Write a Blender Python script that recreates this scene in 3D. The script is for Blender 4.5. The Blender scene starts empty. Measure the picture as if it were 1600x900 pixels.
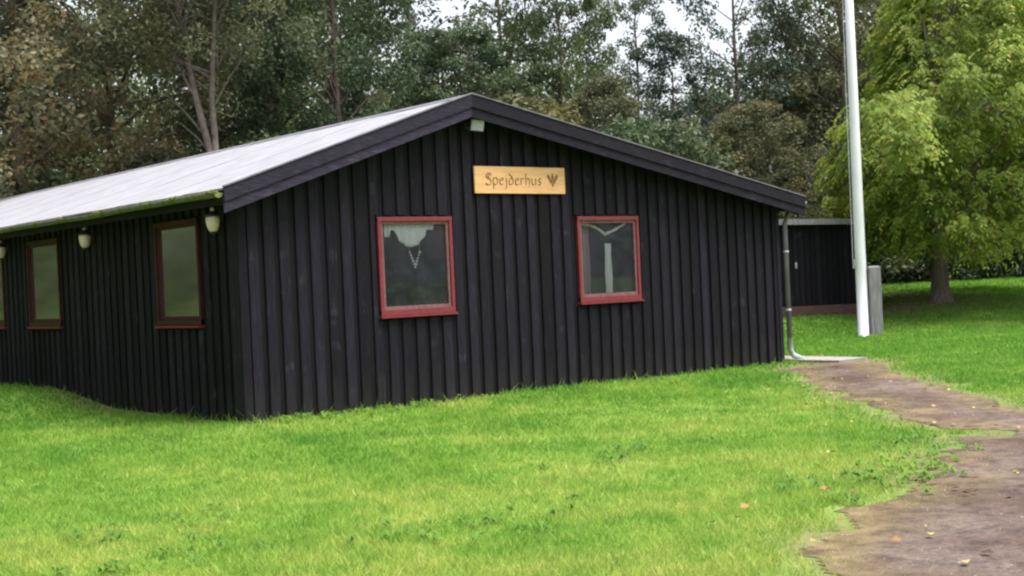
import bpy, math, random
import numpy as np
from mathutils import Vector, Matrix

# ------------------------------------------------------------------ camera, sky, sun, exposure
scene = bpy.context.scene
col = scene.collection
CAM = Vector((-7.912, -14.909, 1.6))
cam_data = bpy.data.cameras.new("camera")
cam_data.sensor_width = 36.0
cam_data.lens = 47.3
cam_data.clip_end = 5000
camera = bpy.data.objects.new("camera", cam_data)
col.objects.link(camera)
_r = Vector((0.772495, -0.633385, -0.045550))
_u = Vector((0.038256, -0.025181, 0.998951))
_f = Vector((0.633868, 0.773427, -0.004778))
camera.matrix_world = Matrix(((_r.x, _u.x, -_f.x, CAM.x), (_r.y, _u.y, -_f.y, CAM.y), (_r.z, _u.z, -_f.z, CAM.z), (0, 0, 0, 1)))
scene.camera = camera

SUN_EL, SUN_AZ = math.radians(70), math.radians(150)      # azimuth clockwise from +Y
world = bpy.data.worlds.new("World")
scene.world = world
world.use_nodes = True
wn, wl = world.node_tree.nodes, world.node_tree.links
wn.clear()
sky = wn.new("ShaderNodeTexSky")
sky.sky_type = 'NISHITA'
sky.sun_disc = False
sky.sun_elevation = SUN_EL
sky.sun_rotation = SUN_AZ
sky.air_density = 1.0
sky.dust_density = 4.0
hs = wn.new("ShaderNodeHueSaturation")
hs.inputs["Saturation"].default_value = 0.34              # overcast: the blue is veiled
bg = wn.new("ShaderNodeBackground")
bg.inputs["Strength"].default_value = 0.075
wo = wn.new("ShaderNodeOutputWorld")
wl.new(sky.outputs[0], hs.inputs["Color"])
wl.new(hs.outputs[0], bg.inputs["Color"])
wl.new(bg.outputs[0], wo.inputs["Surface"])

sun_data = bpy.data.lights.new("sun", 'SUN')
sun_data.energy = 1.5
sun_data.angle = math.radians(40)
sun_data.color = (1.0, 0.975, 0.95)
sun = bpy.data.objects.new("sun", sun_data)
col.objects.link(sun)
_sd = Vector((math.sin(SUN_AZ) * math.cos(SUN_EL), math.cos(SUN_AZ) * math.cos(SUN_EL), math.sin(SUN_EL)))
sun.rotation_euler = _sd.to_track_quat('Z', 'Y').to_euler()
sun.location = (0, -10, 30)

scene.view_settings.view_transform = 'Standard'
scene.view_settings.look = 'None'
scene.view_settings.gamma = 1.0
scene.view_settings.use_curve_mapping = False
scene.view_settings.exposure = 2.2
scene.render.engine = 'CYCLES'
scene.cycles.max_bounces = 6
scene.cycles.transparent_max_bounces = 12
scene.cycles.use_denoising = True
scene.cycles.filter_width = 2.3

rng = np.random.default_rng(11)
random.seed(5)

# ------------------------------------------------------------------ helpers
def new_mat(name):
    m = bpy.data.materials.new(name)
    m.use_nodes = True
    nt = m.node_tree
    nt.nodes.clear()
    out = nt.nodes.new("ShaderNodeOutputMaterial")
    return m, nt, out

def ramp(nt, stops):
    n = nt.nodes.new("ShaderNodeValToRGB")
    e = n.color_ramp.elements
    while len(e) < len(stops):
        e.new(0.5)
    for i, (p, c) in enumerate(stops):
        e[i].position = p
        e[i].color = (c[0], c[1], c[2], 1)
    return n

def noise(nt, scale, detail=4, rough=0.55, vec=None, stretch=None):
    n = nt.nodes.new("ShaderNodeTexNoise")
    n.inputs["Scale"].default_value = scale
    n.inputs["Detail"].default_value = detail
    n.inputs["Roughness"].default_value = rough
    src = vec if vec is not None else nt.nodes.new("ShaderNodeNewGeometry").outputs["Position"]
    if stretch:
        mp = nt.nodes.new("ShaderNodeVectorMath")
        mp.operation = 'MULTIPLY'
        mp.inputs[1].default_value = stretch
        nt.links.new(src, mp.inputs[0])
        src = mp.outputs[0]
    nt.links.new(src, n.inputs["Vector"])
    return n

def mix_rgb(nt, fac, a, b, mode='MIX'):
    n = nt.nodes.new("ShaderNodeMix")
    n.data_type = 'RGBA'
    n.blend_type = mode
    for sock, v in ((n.inputs[0], fac), (n.inputs[6], a), (n.inputs[7], b)):
        if hasattr(v, "default_value") or hasattr(v, "is_output"):
            nt.links.new(v, sock)
        elif isinstance(v, (int, float)):
            sock.default_value = v
        else:
            sock.default_value = (v[0], v[1], v[2], 1)
    return n.outputs[2]

def bump(nt, height, strength, dist):
    b = nt.nodes.new("ShaderNodeBump")
    b.inputs["Strength"].default_value = strength
    b.inputs["Distance"].default_value = dist
    nt.links.new(height, b.inputs["Height"])
    return b.outputs[0]

def principled(nt, out, color, rough=0.6, spec=0.5, normal=None, metallic=0.0):
    p = nt.nodes.new("ShaderNodeBsdfPrincipled")
    if hasattr(color, "is_output"):
        nt.links.new(color, p.inputs["Base Color"])
    else:
        p.inputs["Base Color"].default_value = (*color, 1)
    if hasattr(rough, "is_output"):
        nt.links.new(rough, p.inputs["Roughness"])
    else:
        p.inputs["Roughness"].default_value = rough
    p.inputs["Specular IOR Level"].default_value = spec
    p.inputs["Metallic"].default_value = metallic
    if normal is not None:
        nt.links.new(normal, p.inputs["Normal"])
    nt.links.new(p.outputs[0], out.inputs["Surface"])
    return p

def simple_mat(name, c0, c1, scale=8.0, rough=0.6, spec=0.4, stretch=None, bstr=0.2, bdist=0.01):
    m, nt, out = new_mat(name)
    n = noise(nt, scale, 5, 0.6, stretch=stretch)
    r = ramp(nt, [(0.3, c0), (0.7, c1)])
    nt.links.new(n.outputs[0], r.inputs[0])
    principled(nt, out, r.outputs[0], rough, spec, bump(nt, n.outputs[0], bstr, bdist))
    return m

def mesh_np(name, verts, faces_idx, nper, mat, smooth=False):
    """verts (N,3); faces_idx (M,nper)"""
    me = bpy.data.meshes.new(name)
    v = np.asarray(verts, np.float32)
    f = np.asarray(faces_idx, np.int32)
    me.vertices.add(len(v))
    me.vertices.foreach_set("co", v.ravel())
    me.loops.add(f.size)
    me.loops.foreach_set("vertex_index", f.ravel())
    me.polygons.add(len(f))
    me.polygons.foreach_set("loop_start", np.arange(0, f.size, nper, dtype=np.int32))
    me.polygons.foreach_set("loop_total", np.full(len(f), nper, np.int32))
    if smooth:
        me.polygons.foreach_set("use_smooth", np.ones(len(f), bool))
    me.update(calc_edges=True)
    me.validate()
    if mat:
        me.materials.append(mat)
    return me

def mesh_py(name, verts, faces, mat, smooth=False):
    me = bpy.data.meshes.new(name)
    me.from_pydata([tuple(v) for v in verts], [], faces)
    me.update()
    if smooth:
        for p in me.polygons:
            p.use_smooth = True
    if mat:
        me.materials.append(mat)
    return me

def link(name, me, parent=None, loc=None):
    o = bpy.data.objects.new(name, me)
    col.objects.link(o)
    if parent is not None:
        o.parent = parent
    if loc is not None:
        o.location = loc
    return o

def tag(o, label=None, cat=None, group=None, kind=None):
    if label: o["label"] = label
    if cat: o["category"] = cat
    if group: o["group"] = group
    if kind: o["kind"] = kind
    return o

def empty(name, loc=(0, 0, 0), rz=0.0):
    o = bpy.data.objects.new(name, None)
    o.empty_display_size = 0.3
    o.location = loc
    o.rotation_euler = (0, 0, rz)
    col.objects.link(o)
    return o

class MB:
    """collects boxes, prisms, tubes and lathes"""
    def __init__(self):
        self.v, self.f = [], []
    def add(self, vs, fs):
        n = len(self.v)
        self.v += [tuple(x) for x in vs]
        self.f += [tuple(i + n for i in f) for f in fs]
        return self
    def box(self, x0, x1, y0, y1, z0, z1):
        return self.add([(x0, y0, z0), (x1, y0, z0), (x1, y1, z0), (x0, y1, z0), (x0, y0, z1), (x1, y0, z1), (x1, y1, z1), (x0, y1, z1)],
                        [(3, 2, 1, 0), (4, 5, 6, 7), (0, 1, 5, 4), (1, 2, 6, 5), (2, 3, 7, 6), (3, 0, 4, 7)])
    def cbox(self, x0, x1, y0, y1, z0, z1, c=0.006):
        """box with its vertical-section corners chamfered (profile in x/y)"""
        pr = [(x0 + c, y0), (x1 - c, y0), (x1, y0 + c), (x1, y1 - c), (x1 - c, y1), (x0 + c, y1), (x0, y1 - c), (x0, y0 + c)]
        n = 8
        vs = [(x, y, z0) for x, y in pr] + [(x, y, z1) for x, y in pr]
        fs = [tuple(range(n - 1, -1, -1)), tuple(range(n, 2 * n))] + [(i, (i + 1) % n, n + (i + 1) % n, n + i) for i in range(n)]
        return self.add(vs, fs)
    def prism(self, poly, offset):
        n = len(poly)
        p2 = [tuple(a + b for a, b in zip(p, offset)) for p in poly]
        return self.add(list(poly) + p2, [tuple(range(n - 1, -1, -1)), tuple(range(n, 2 * n))] + [(i, (i + 1) % n, n + (i + 1) % n, n + i) for i in range(n)])
    def tube(self, pts, radii, seg=8, cap=True):
        pts = [Vector(p) for p in pts]
        vs, fs = [], []
        up = Vector((0.13, 0.37, 1)).normalized()
        for i, p in enumerate(pts):
            t = (pts[min(i + 1, len(pts) - 1)] - pts[max(i - 1, 0)]).normalized()
            ref = up if abs(t.dot(up)) < 0.95 else Vector((1, 0, 0))
            a = t.cross(ref).normalized()
            b = t.cross(a)
            for k in range(seg):
                th = 2 * math.pi * k / seg
                vs.append(p + (a * math.cos(th) + b * math.sin(th)) * radii[i])
        for i in range(len(pts) - 1):
            for k in range(seg):
                fs.append((i * seg + k, i * seg + (k + 1) % seg, (i + 1) * seg + (k + 1) % seg, (i + 1) * seg + k))
        if cap:
            fs.append(tuple(range(seg)))
            fs.append(tuple(range((len(pts) - 1) * seg, len(pts) * seg)))
        return self.add(vs, fs)
    def lathe(self, c, prof, seg=16):
        vs, fs = [], []
        for r, z in prof:
            for k in range(seg):
                th = 2 * math.pi * k / seg
                vs.append((c[0] + r * math.cos(th), c[1] + r * math.sin(th), c[2] + z))
        for i in range(len(prof) - 1):
            for k in range(seg):
                fs.append((i * seg + k, i * seg + (k + 1) % seg, (i + 1) * seg + (k + 1) % seg, (i + 1) * seg + k))
        fs.append(tuple(range(seg - 1, -1, -1)))
        fs.append(tuple(range((len(prof) - 1) * seg, len(prof) * seg)))
        return self.add(vs, fs)
    def build(self, name, mat, parent=None, smooth=False, loc=None):
        return link(name, mesh_py(name, self.v, self.f, mat, smooth), parent, loc)

def sstep(a, b, x):
    t = np.clip((np.asarray(x, float) - a) / (b - a), 0, 1)
    return t * t * (3 - 2 * t)

def vnoise(x, y, seed=0):
    """cheap smooth value noise, -1..1"""
    x = np.asarray(x, float); y = np.asarray(y, float)
    xi, yi = np.floor(x), np.floor(y)
    fx, fy = x - xi, y - yi
    fx, fy = fx * fx * (3 - 2 * fx), fy * fy * (3 - 2 * fy)
    def h(a, b):
        s = np.sin(a * 127.1 + b * 311.7 + seed * 74.7) * 43758.5453
        return (s - np.floor(s)) * 2 - 1
    return (h(xi, yi) * (1 - fx) + h(xi + 1, yi) * fx) * (1 - fy) + (h(xi, yi + 1) * (1 - fx) + h(xi + 1, yi + 1) * fx) * fy

# ------------------------------------------------------------------ the lie of the land
FW2 = np.array([0.6339, 0.7734]); RT2 = np.array([0.7734, -0.6339])     # the slope runs up towards the wood behind
def ground_z(x, y):
    x = np.asarray(x, float); y = np.asarray(y, float)
    d = (x + 7.912) * FW2[0] + (y + 14.909) * FW2[1]
    s = (x + 7.912) * RT2[0] + (y + 14.909) * RT2[1]
    z = 0.75 * sstep(28, 46, d) + 0.2 * sstep(9, 12, s) * sstep(31, 36, d)
    z = z + 0.24 * sstep(3.6, 6.2, y) * sstep(2.5, -0.5, x)
    return z

def ground_top(x, y):
    x = np.asarray(x, float); y = np.asarray(y, float)
    near = sstep(40, 15, np.hypot(x - 2, y + 4))
    return ground_z(x, y) + near * 0.014 * vnoise(x * 0.7, y * 0.7, 1)

HUT_W, HUT_L = 10.2, 19.0
RIDGE_X, RIDGE_Z = 3.44, 4.18
SL, SR = 0.344, 0.194
def roof_z(x):
    return RIDGE_Z - (SL * (RIDGE_X - x) if x < RIDGE_X else SR * (x - RIDGE_X))

PATH = np.array([(9.9, -0.75), (8.6, -1.35), (7.64, -2.44), (5.57, -4.85), (4.16, -6.47), (3.69, -7.09), (3.53, -7.48), (3.55, -7.97), (3.15, -8.25),
                 (2.86, -7.91), (2.23, -8.24), (1.13, -8.94), (-0.03, -9.36), (-0.7, -9.49), (-1.61, -10.02), (-2.34, -10.44), (-3.04, -10.84), (-4.17, -11.54),
                 (-5.5, -12.6), (-3.0, -15.5), (4.5, -14.5), (6.0, -10.5), (5.25, -7.29), (6.05, -6.36), (7.3, -5.06), (9.03, -3.09), (11.0, -1.3)])
def path_dist(x, y):
    """signed distance to the path outline, negative inside"""
    x = np.asarray(x, float).ravel(); y = np.asarray(y, float).ravel()
    n = len(PATH)
    best = np.full(x.shape, 1e9)
    inside = np.zeros(x.shape, bool)
    for i in range(n):
        ax, ay = PATH[i]; bx, by = PATH[(i + 1) % n]
        ex, ey = bx - ax, by - ay
        t = np.clip(((x - ax) * ex + (y - ay) * ey) / (ex * ex + ey * ey), 0, 1)
        best = np.minimum(best, (x - ax - t * ex) ** 2 + (y - ay - t * ey) ** 2)
        cr = ((ay > y) != (by > y)) & (x < ex * (y - ay) / (by - ay if by != ay else 1e-9) + ax)
        inside ^= cr
    d = np.sqrt(best)
    return np.where(inside, -d, d)
def path_mask(x, y):
    w = 0.16 * vnoise(x * 1.7, y * 1.7, 3) + 0.10 * vnoise(x * 4.3, y * 4.3, 8)
    return path_dist(x, y) + np.ravel(w)

TREE_AT = (24.19, 5.96)
def bare(x, y):
    """0 lush .. 1 bare earth: along the hut's foot and under the lawn tree"""
    x = np.asarray(x, float); y = np.asarray(y, float)
    n = 0.5 + 0.5 * vnoise(x * 1.3, y * 1.3, 21)
    dl = np.where((x < 0.1) & (y > -0.4) & (y < HUT_L), -x, 9)
    b = sstep(0.5, 0.12, dl) * (0.35 + 0.6 * n)
    dg = np.where((y < 0.1) & (x > -0.4) & (x < HUT_W + .3), -y, 9)
    b = np.maximum(b, sstep(0.3, 0.05, dg) * 0.8 * n)  # bare soil strengthened along the gable to paint in its contact shadow
    tr = np.hypot(x - TREE_AT[0] + 0.2, (y - TREE_AT[1] - 2.0) * 0.7)
    b = np.maximum(b, sstep(3.6, 1.6, tr) * (0.7 + 0.3 * n))
    b = np.maximum(b, sstep(0.95, 0.0, path_dist(x, y).reshape(x.shape)) * (0.12 + 0.75 * n))
    return np.clip(b, 0, 1)

# ------------------------------------------------------------------ ground materials
def mat_ground():
    m, nt, out = new_mat("lawn_soil")
    n1 = noise(nt, 0.9, 5)
    n2 = noise(nt, 14, 5, 0.7)
    g = ramp(nt, [(0.3, (0.08, 0.15, 0.024)), (0.55, (0.13, 0.21, 0.036)), (0.75, (0.18, 0.23, 0.055))])
    nt.links.new(n1.outputs[0], g.inputs[0])
    e = ramp(nt, [(0.3, (0.075, 0.05, 0.035)), (0.7, (0.19, 0.135, 0.09))])
    nt.links.new(n2.outputs[0], e.inputs[0])
    at = nt.nodes.new("ShaderNodeAttribute")
    at.attribute_name = "bare"
    c = mix_rgb(nt, at.outputs["Fac"], g.outputs[0], e.outputs[0])
    principled(nt, out, c, 0.95, 0.1, bump(nt, n2.outputs[0], 0.6, 0.02))
    return m
def mat_dirt():
    m, nt, out = new_mat("path_earth")
    n1 = noise(nt, 0.8, 5)
    n2 = noise(nt, 26, 6, 0.75)
    n3 = noise(nt, 5, 5, 0.65)
    a = ramp(nt, [(0.32, (0.068, 0.043, 0.035)), (0.5, (0.105, 0.074, 0.063)), (0.66, (0.155, 0.122, 0.107))])
    nt.links.new(n1.outputs[0], a.inputs[0])
    b = ramp(nt, [(0.28, (0.42, 0.38, 0.36)), (0.5, (1, 1, 1)), (0.72, (1.35, 1.3, 1.25))])
    nt.links.new(n2.outputs[0], b.inputs[0])
    c = mix_rgb(nt, 1.0, a.outputs[0], b.outputs[0], 'MULTIPLY')
    b3 = ramp(nt, [(0.35, (0.62, 0.6, 0.6)), (0.55, (1.08, 1.06, 1.05))])
    nt.links.new(n3.outputs[0], b3.inputs[0])
    c = mix_rgb(nt, 1.0, c, b3.outputs[0], 'MULTIPLY')
    dry = ramp(nt, [(0.35, (0.115, 0.085, 0.04)), (0.65, (0.26, 0.205, 0.10))])
    nt.links.new(n3.outputs[0], dry.inputs[0])
    at = nt.nodes.new("ShaderNodeAttribute"); at.attribute_name = "rim"
    c = mix_rgb(nt, at.outputs["Fac"], c, dry.outputs[0])
    principled(nt, out, c, 0.95, 0.15, bump(nt, n2.outputs[0], 0.9, 0.03))
    return m
def mat_grass():
    m, nt, out = new_mat("grass_blades")
    geo = nt.nodes.new("ShaderNodeNewGeometry")
    n1 = noise(nt, 0.5, 5, 0.6)
    n2 = noise(nt, 3.2, 4, 0.65)
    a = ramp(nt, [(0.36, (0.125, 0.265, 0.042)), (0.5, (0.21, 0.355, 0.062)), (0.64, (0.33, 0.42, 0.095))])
    # drier, yellower by the path; darker farther off to paint hut and tree shade
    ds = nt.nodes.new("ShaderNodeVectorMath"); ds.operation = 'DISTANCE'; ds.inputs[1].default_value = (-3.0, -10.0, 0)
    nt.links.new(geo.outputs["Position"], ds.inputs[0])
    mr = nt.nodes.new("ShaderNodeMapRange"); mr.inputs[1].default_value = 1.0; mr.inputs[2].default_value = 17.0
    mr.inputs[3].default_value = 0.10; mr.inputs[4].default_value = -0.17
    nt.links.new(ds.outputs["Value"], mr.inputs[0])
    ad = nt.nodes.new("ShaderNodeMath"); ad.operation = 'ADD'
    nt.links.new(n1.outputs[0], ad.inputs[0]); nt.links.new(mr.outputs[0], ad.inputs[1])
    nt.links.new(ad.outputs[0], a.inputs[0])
    b = ramp(nt, [(0.34, (0.62, 0.8, 0.65)), (0.5, (1, 1, 1)), (0.66, (1.22, 1.08, 1.25))])
    nt.links.new(n2.outputs[0], b.inputs[0])
    c = mix_rgb(nt, 1.0, a.outputs[0], b.outputs[0], 'MULTIPLY')
    i = ramp(nt, [(0.0, (0.6, 0.7, 0.5)), (0.5, (1, 1, 1)), (0.88, (1.15, 1.1, 1.0)), (0.97, (1.6, 1.2, 2.0))])
    nt.links.new(geo.outputs["Random Per Island"], i.inputs[0])
    c = mix_rgb(nt, 1.0, c, i.outputs[0], 'MULTIPLY')
    d = nt.nodes.new("ShaderNodeBsdfDiffuse"); t = nt.nodes.new("ShaderNodeBsdfTranslucent")
    nt.links.new(c, d.inputs[0]); nt.links.new(c, t.inputs[0])
    mx = nt.nodes.new("ShaderNodeMixShader"); mx.inputs[0].default_value = 0.45
    nt.links.new(d.outputs[0], mx.inputs[1]); nt.links.new(t.outputs[0], mx.inputs[2])
    nt.links.new(mx.outputs[0], out.inputs["Surface"])
    return m
def mat_leaf(name, dark, mid, light, trans=0.35, accent=None, hue_var=0.25):
    m, nt, out = new_mat(name)
    geo = nt.nodes.new("ShaderNodeNewGeometry")
    oi = nt.nodes.new("ShaderNodeObjectInfo")
    dark = tuple(.45 * p + .55 * q for p, q in zip(dark, mid)); light = tuple(.6 * p + .4 * q for p, q in zip(light, mid))
    stops = [(0.0, dark), (0.5, mid), (0.9, light)]
    if accent: stops.append((0.97, accent))
    a = ramp(nt, stops)
    nt.links.new(geo.outputs["Random Per Island"], a.inputs[0])
    n1 = noise(nt, 0.45, 3)
    b = ramp(nt, [(0.33, (0.72, 0.82, 0.85)), (0.5, (1, 1, 1)), (0.67, (1.3, 1.16, 0.95))])
    nt.links.new(n1.outputs[0], b.inputs[0])
    c = mix_rgb(nt, 1.0, a.outputs[0], b.outputs[0], 'MULTIPLY')
    o = ramp(nt, [(0.0, (1 - hue_var, 1 - hue_var * .6, 1)), (1.0, (1 + hue_var, 1 + hue_var * .5, 1))])
    nt.links.new(oi.outputs["Random"], o.inputs[0])
    c = mix_rgb(nt, 1.0, c, o.outputs[0], 'MULTIPLY')
    d = nt.nodes.new("ShaderNodeBsdfPrincipled")
    d.inputs["Roughness"].default_value = 0.55
    d.inputs["Specular IOR Level"].default_value = 0.25
    t = nt.nodes.new("ShaderNodeBsdfTranslucent")
    nt.links.new(c, d.inputs["Base Color"]); nt.links.new(c, t.inputs[0])
    mx = nt.nodes.new("ShaderNodeMixShader"); mx.inputs[0].default_value = trans
    nt.links.new(d.outputs[0], mx.inputs[1]); nt.links.new(t.outputs[0], mx.inputs[2])
    nt.links.new(mx.outputs[0], out.inputs["Surface"])
    return m

def mat_black_wood(name="black_tarred_wood", horizontal=False, k=0.33):
    m, nt, out = new_mat(name)
    oi = nt.nodes.new("ShaderNodeObjectInfo")
    geo = nt.nodes.new("ShaderNodeNewGeometry")
    grain = noise(nt, 6, 6, 0.65, stretch=(9, 9, 0.55) if not horizontal else (1.2, 0.8, 9))
    a = ramp(nt, [(0.3, (0.015 * k, 0.0128 * k, 0.021 * k)), (0.55, (0.030 * k, 0.026 * k, 0.040 * k)), (0.75, (0.062 * k, 0.056 * k, 0.078 * k))])
    nt.links.new(grain.outputs[0], a.inputs[0])
    o = ramp(nt, [(0.0, (0.55, 0.55, 0.57)), (1.0, (1.6, 1.5, 1.6))])
    nt.links.new(oi.outputs["Random"], o.inputs[0])
    c = mix_rgb(nt, 1.0, a.outputs[0], o.outputs[0], 'MULTIPLY')
    sc = noise(nt, 4.2, 3, 0.5)                                      # worn pale scuffs
    s = ramp(nt, [(0.60, (0, 0, 0)), (0.72, (1, 1, 1))])
    nt.links.new(sc.outputs[0], s.inputs[0])
    fine = ramp(nt, [(0.45, (0, 0, 0)), (0.62, (0.4, 0.4, 0.4))])
    nt.links.new(grain.outputs[0], fine.inputs[0])
    f = mix_rgb(nt, 1.0, s.outputs[0], fine.outputs[0], 'MULTIPLY')
    c = mix_rgb(nt, f, c, (0.085, 0.08, 0.093))
    # earth splash and algae on the lowest boards
    sx_ = nt.nodes.new("ShaderNodeSeparateXYZ"); nt.links.new(geo.outputs["Position"], sx_.inputs[0])
    mr = nt.nodes.new("ShaderNodeMapRange"); mr.inputs[1].default_value = 0.05; mr.inputs[2].default_value = 0.55; mr.inputs[3].default_value = 0.75; mr.inputs[4].default_value = 0.0
    nt.links.new(sx_.outputs[2], mr.inputs[0])
    n5 = noise(nt, 7, 5, 0.7)
    mu = nt.nodes.new("ShaderNodeMath"); mu.operation = 'MULTIPLY'
    nt.links.new(mr.outputs[0], mu.inputs[0]); nt.links.new(n5.outputs[0], mu.inputs[1])
    c = mix_rgb(nt, mu.outputs[0], c, (0.026, 0.027, 0.018))
    principled(nt, out, c, 0.72, 0.14, bump(nt, grain.outputs[0], 0.35, 0.006))
    return m

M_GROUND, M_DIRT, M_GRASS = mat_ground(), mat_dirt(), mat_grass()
M_BLACK = mat_black_wood()
M_BARGE = mat_black_wood("dark_grey_barge_wood", True, .85)
M_BARGE3 = mat_black_wood("charcoal_barge_wood", True, .55)
M_BARGE2 = mat_black_wood("black_barge_wood", True, .36)
M_WALL = simple_mat("black_under_cladding", (0.002, 0.0018, 0.0028), (0.005, 0.0044, 0.0065), 7, 0.75, 0.2)
M_CONC = simple_mat("pale_concrete", (0.20, 0.175, 0.16), (0.29, 0.26, 0.24), 9, 0.9, 0.2)
M_SHED = mat_black_wood("shed_black_wood", False, 0.26)

def mat_red():
    m, nt, out = new_mat("weathered_red_paint")
    n = noise(nt, 16, 5, 0.65)
    a = ramp(nt, [(0.3, (0.115, 0.014, 0.019)), (0.6, (0.175, 0.022, 0.031)), (0.78, (0.215, 0.07, 0.068))])
    nt.links.new(n.outputs[0], a.inputs[0])
    principled(nt, out, a.outputs[0], 0.5, 0.4, bump(nt, n.outputs[0], 0.15, 0.004))
    return m
M_RED = mat_red()
M_RED_SHADED = simple_mat('eave_shaded_red_paint', (0.014, 0.003, 0.0045), (0.06, 0.006, 0.010), 9, 0.6, 0.3)  # red of the side frames darkened to paint in the eave's shade
M_PUTTY = simple_mat("weathered_pink_grey_putty", (0.12, 0.05, 0.052), (0.2, 0.10, 0.098), 20, 0.7, 0.3)

def mat_roof():
    m, nt, out = new_mat("pale_grey_roofing")
    n = noise(nt, 2.2, 5, 0.6, stretch=(0.7, 2.2, 0.7))
    n2 = noise(nt, 40, 4, 0.7)
    a = ramp(nt, [(0.3, (0.215, 0.21, 0.228)), (0.55, (0.28, 0.275, 0.298)), (0.75, (0.325, 0.32, 0.345))])
    nt.links.new(n.outputs[0], a.inputs[0])
    n3 = noise(nt, 3.1, 6, 0.7)                                       # lichen and leaf stains
    st = ramp(nt, [(0.56, (0, 0, 0)), (0.66, (0.55, 0.55, 0.55))])
    nt.links.new(n3.outputs[0], st.inputs[0])
    c = mix_rgb(nt, st.outputs[0], a.outputs[0], (0.14, 0.145, 0.12))
    principled(nt, out, c, 0.5, 0.5, bump(nt, n2.outputs[0], 0.2, 0.004))
    return m
M_ROOF = mat_roof()
def mat_moss():
    m, nt, out = new_mat("mossy_grey_gutter")
    n = noise(nt, 5, 5, 0.65)
    a = ramp(nt, [(0.36, (0.10, 0.10, 0.11)), (0.47, (0.16, 0.155, 0.14)), (0.55, (0.10, 0.115, 0.03)), (0.72, (0.055, 0.07, 0.016))])
    nt.links.new(n.outputs[0], a.inputs[0])
    principled(nt, out, a.outputs[0], 0.8, 0.2, bump(nt, n.outputs[0], 0.5, 0.02))
    return m
M_MOSS = mat_moss()
def mat_glass(name, rough, dust, dustc):
    m, nt, out = new_mat(name)
    fr = nt.nodes.new("ShaderNodeFresnel"); fr.inputs[0].default_value = 1.5
    n = noise(nt, 1.6, 2)
    b = bump(nt, n.outputs[0], 0.05, 0.05)
    gl = nt.nodes.new("ShaderNodeBsdfGlossy"); gl.inputs["Roughness"].default_value = rough
    nt.links.new(b, gl.inputs["Normal"])
    tr = nt.nodes.new("ShaderNodeBsdfTransparent"); tr.inputs[0].default_value = (0.88, 0.9, 0.9, 1)
    mx = nt.nodes.new("ShaderNodeMixShader")
    nt.links.new(fr.outputs[0], mx.inputs[0]); nt.links.new(tr.outputs[0], mx.inputs[1]); nt.links.new(gl.outputs[0], mx.inputs[2])
    df = nt.nodes.new("ShaderNodeBsdfDiffuse"); df.inputs[0].default_value = (*dustc, 1)       # a film of dust on old panes
    n2 = noise(nt, 3.0, 5, 0.65)
    r = ramp(nt, [(0.3, (dust * .5,) * 3), (0.7, (dust * 1.4,) * 3)])
    nt.links.new(n2.outputs[0], r.inputs[0])
    m2 = nt.nodes.new("ShaderNodeMixShader")
    nt.links.new(r.outputs[0], m2.inputs[0]); nt.links.new(mx.outputs[0], m2.inputs[1]); nt.links.new(df.outputs[0], m2.inputs[2])
    nt.links.new(m2.outputs[0], out.inputs["Surface"])
    return m
M_GLASS = mat_glass("window_glass", 0.03, 0.05, (0.34, 0.36, 0.45))
M_GLASS_DULL = mat_glass("dusty_side_window_glass", 0.09, 0.05, (0.30, 0.25, 0.30))
M_CURTAIN = simple_mat("white_net_curtain", (0.72, 0.71, 0.74), (0.85, 0.84, 0.86), 20, 0.9, 0.1)
M_DRAPE = simple_mat("dull_beige_drape", (0.24, 0.19, 0.19), (0.34, 0.27, 0.27), 6, 0.9, 0.1, stretch=(3, 3, .3))
M_FLOOR = simple_mat("floor_boards", (0.12, 0.08, 0.05), (0.2, 0.14, 0.09), 3, 0.6, 0.3, stretch=(1, 8, 1))
M_INNER = simple_mat("inner_wall_panel", (0.10, 0.075, 0.05), (0.15, 0.11, 0.08), 3, 0.7, 0.3, stretch=(5, 5, .4))
M_PINE = simple_mat("pale_varnished_pine", (0.62, 0.33, 0.135), (0.78, 0.46, 0.22), 5, 0.5, 0.4, stretch=(0.6, 1, 7), bstr=0.08)
M_BURN = simple_mat("burnt_brown_lettering", (0.20, 0.095, 0.045), (0.29, 0.15, 0.075), 30, 0.8, 0.1)
M_PIPE = simple_mat("grey_downpipe_plastic", (0.09, 0.088, 0.105), (0.14, 0.135, 0.155), 5, 0.5, 0.4)
M_PIPE_PALE = simple_mat("pale_pipe_plastic", (0.26, 0.28, 0.27), (0.4, 0.42, 0.41), 6, 0.5, 0.4)
M_WHITE = simple_mat("white_pole_paint", (0.60, 0.60, 0.64), (0.74, 0.74, 0.77), 3, 0.45, 0.4, stretch=(1, 1, .4))
M_GREYPOST = simple_mat("weathered_grey_post", (0.13, 0.125, 0.135), (0.27, 0.255, 0.27), 5, 0.85, 0.2, stretch=(6, 6, .6))
M_STEEL = simple_mat("galvanised_steel", (0.35, 0.35, 0.36), (0.5, 0.5, 0.52), 12, 0.45, 0.5)
M_DKMETAL = simple_mat("dark_lamp_metal", (0.02, 0.02, 0.022), (0.04, 0.04, 0.042), 12, 0.5, 0.4)
M_LAMPGLASS = simple_mat("ivory_lamp_glass", (0.55, 0.41, 0.38), (0.72, 0.56, 0.52), 9, 0.3, 0.5)
M_FLOODGLASS = simple_mat("frosted_flood_glass", (0.32, 0.30, 0.36), (0.42, 0.39, 0.47), 14, 0.25, 0.5)
M_FELT = simple_mat("grey_roof_felt_edge", (0.10, 0.095, 0.11), (0.17, 0.165, 0.185), 6, 0.8, 0.2)
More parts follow.
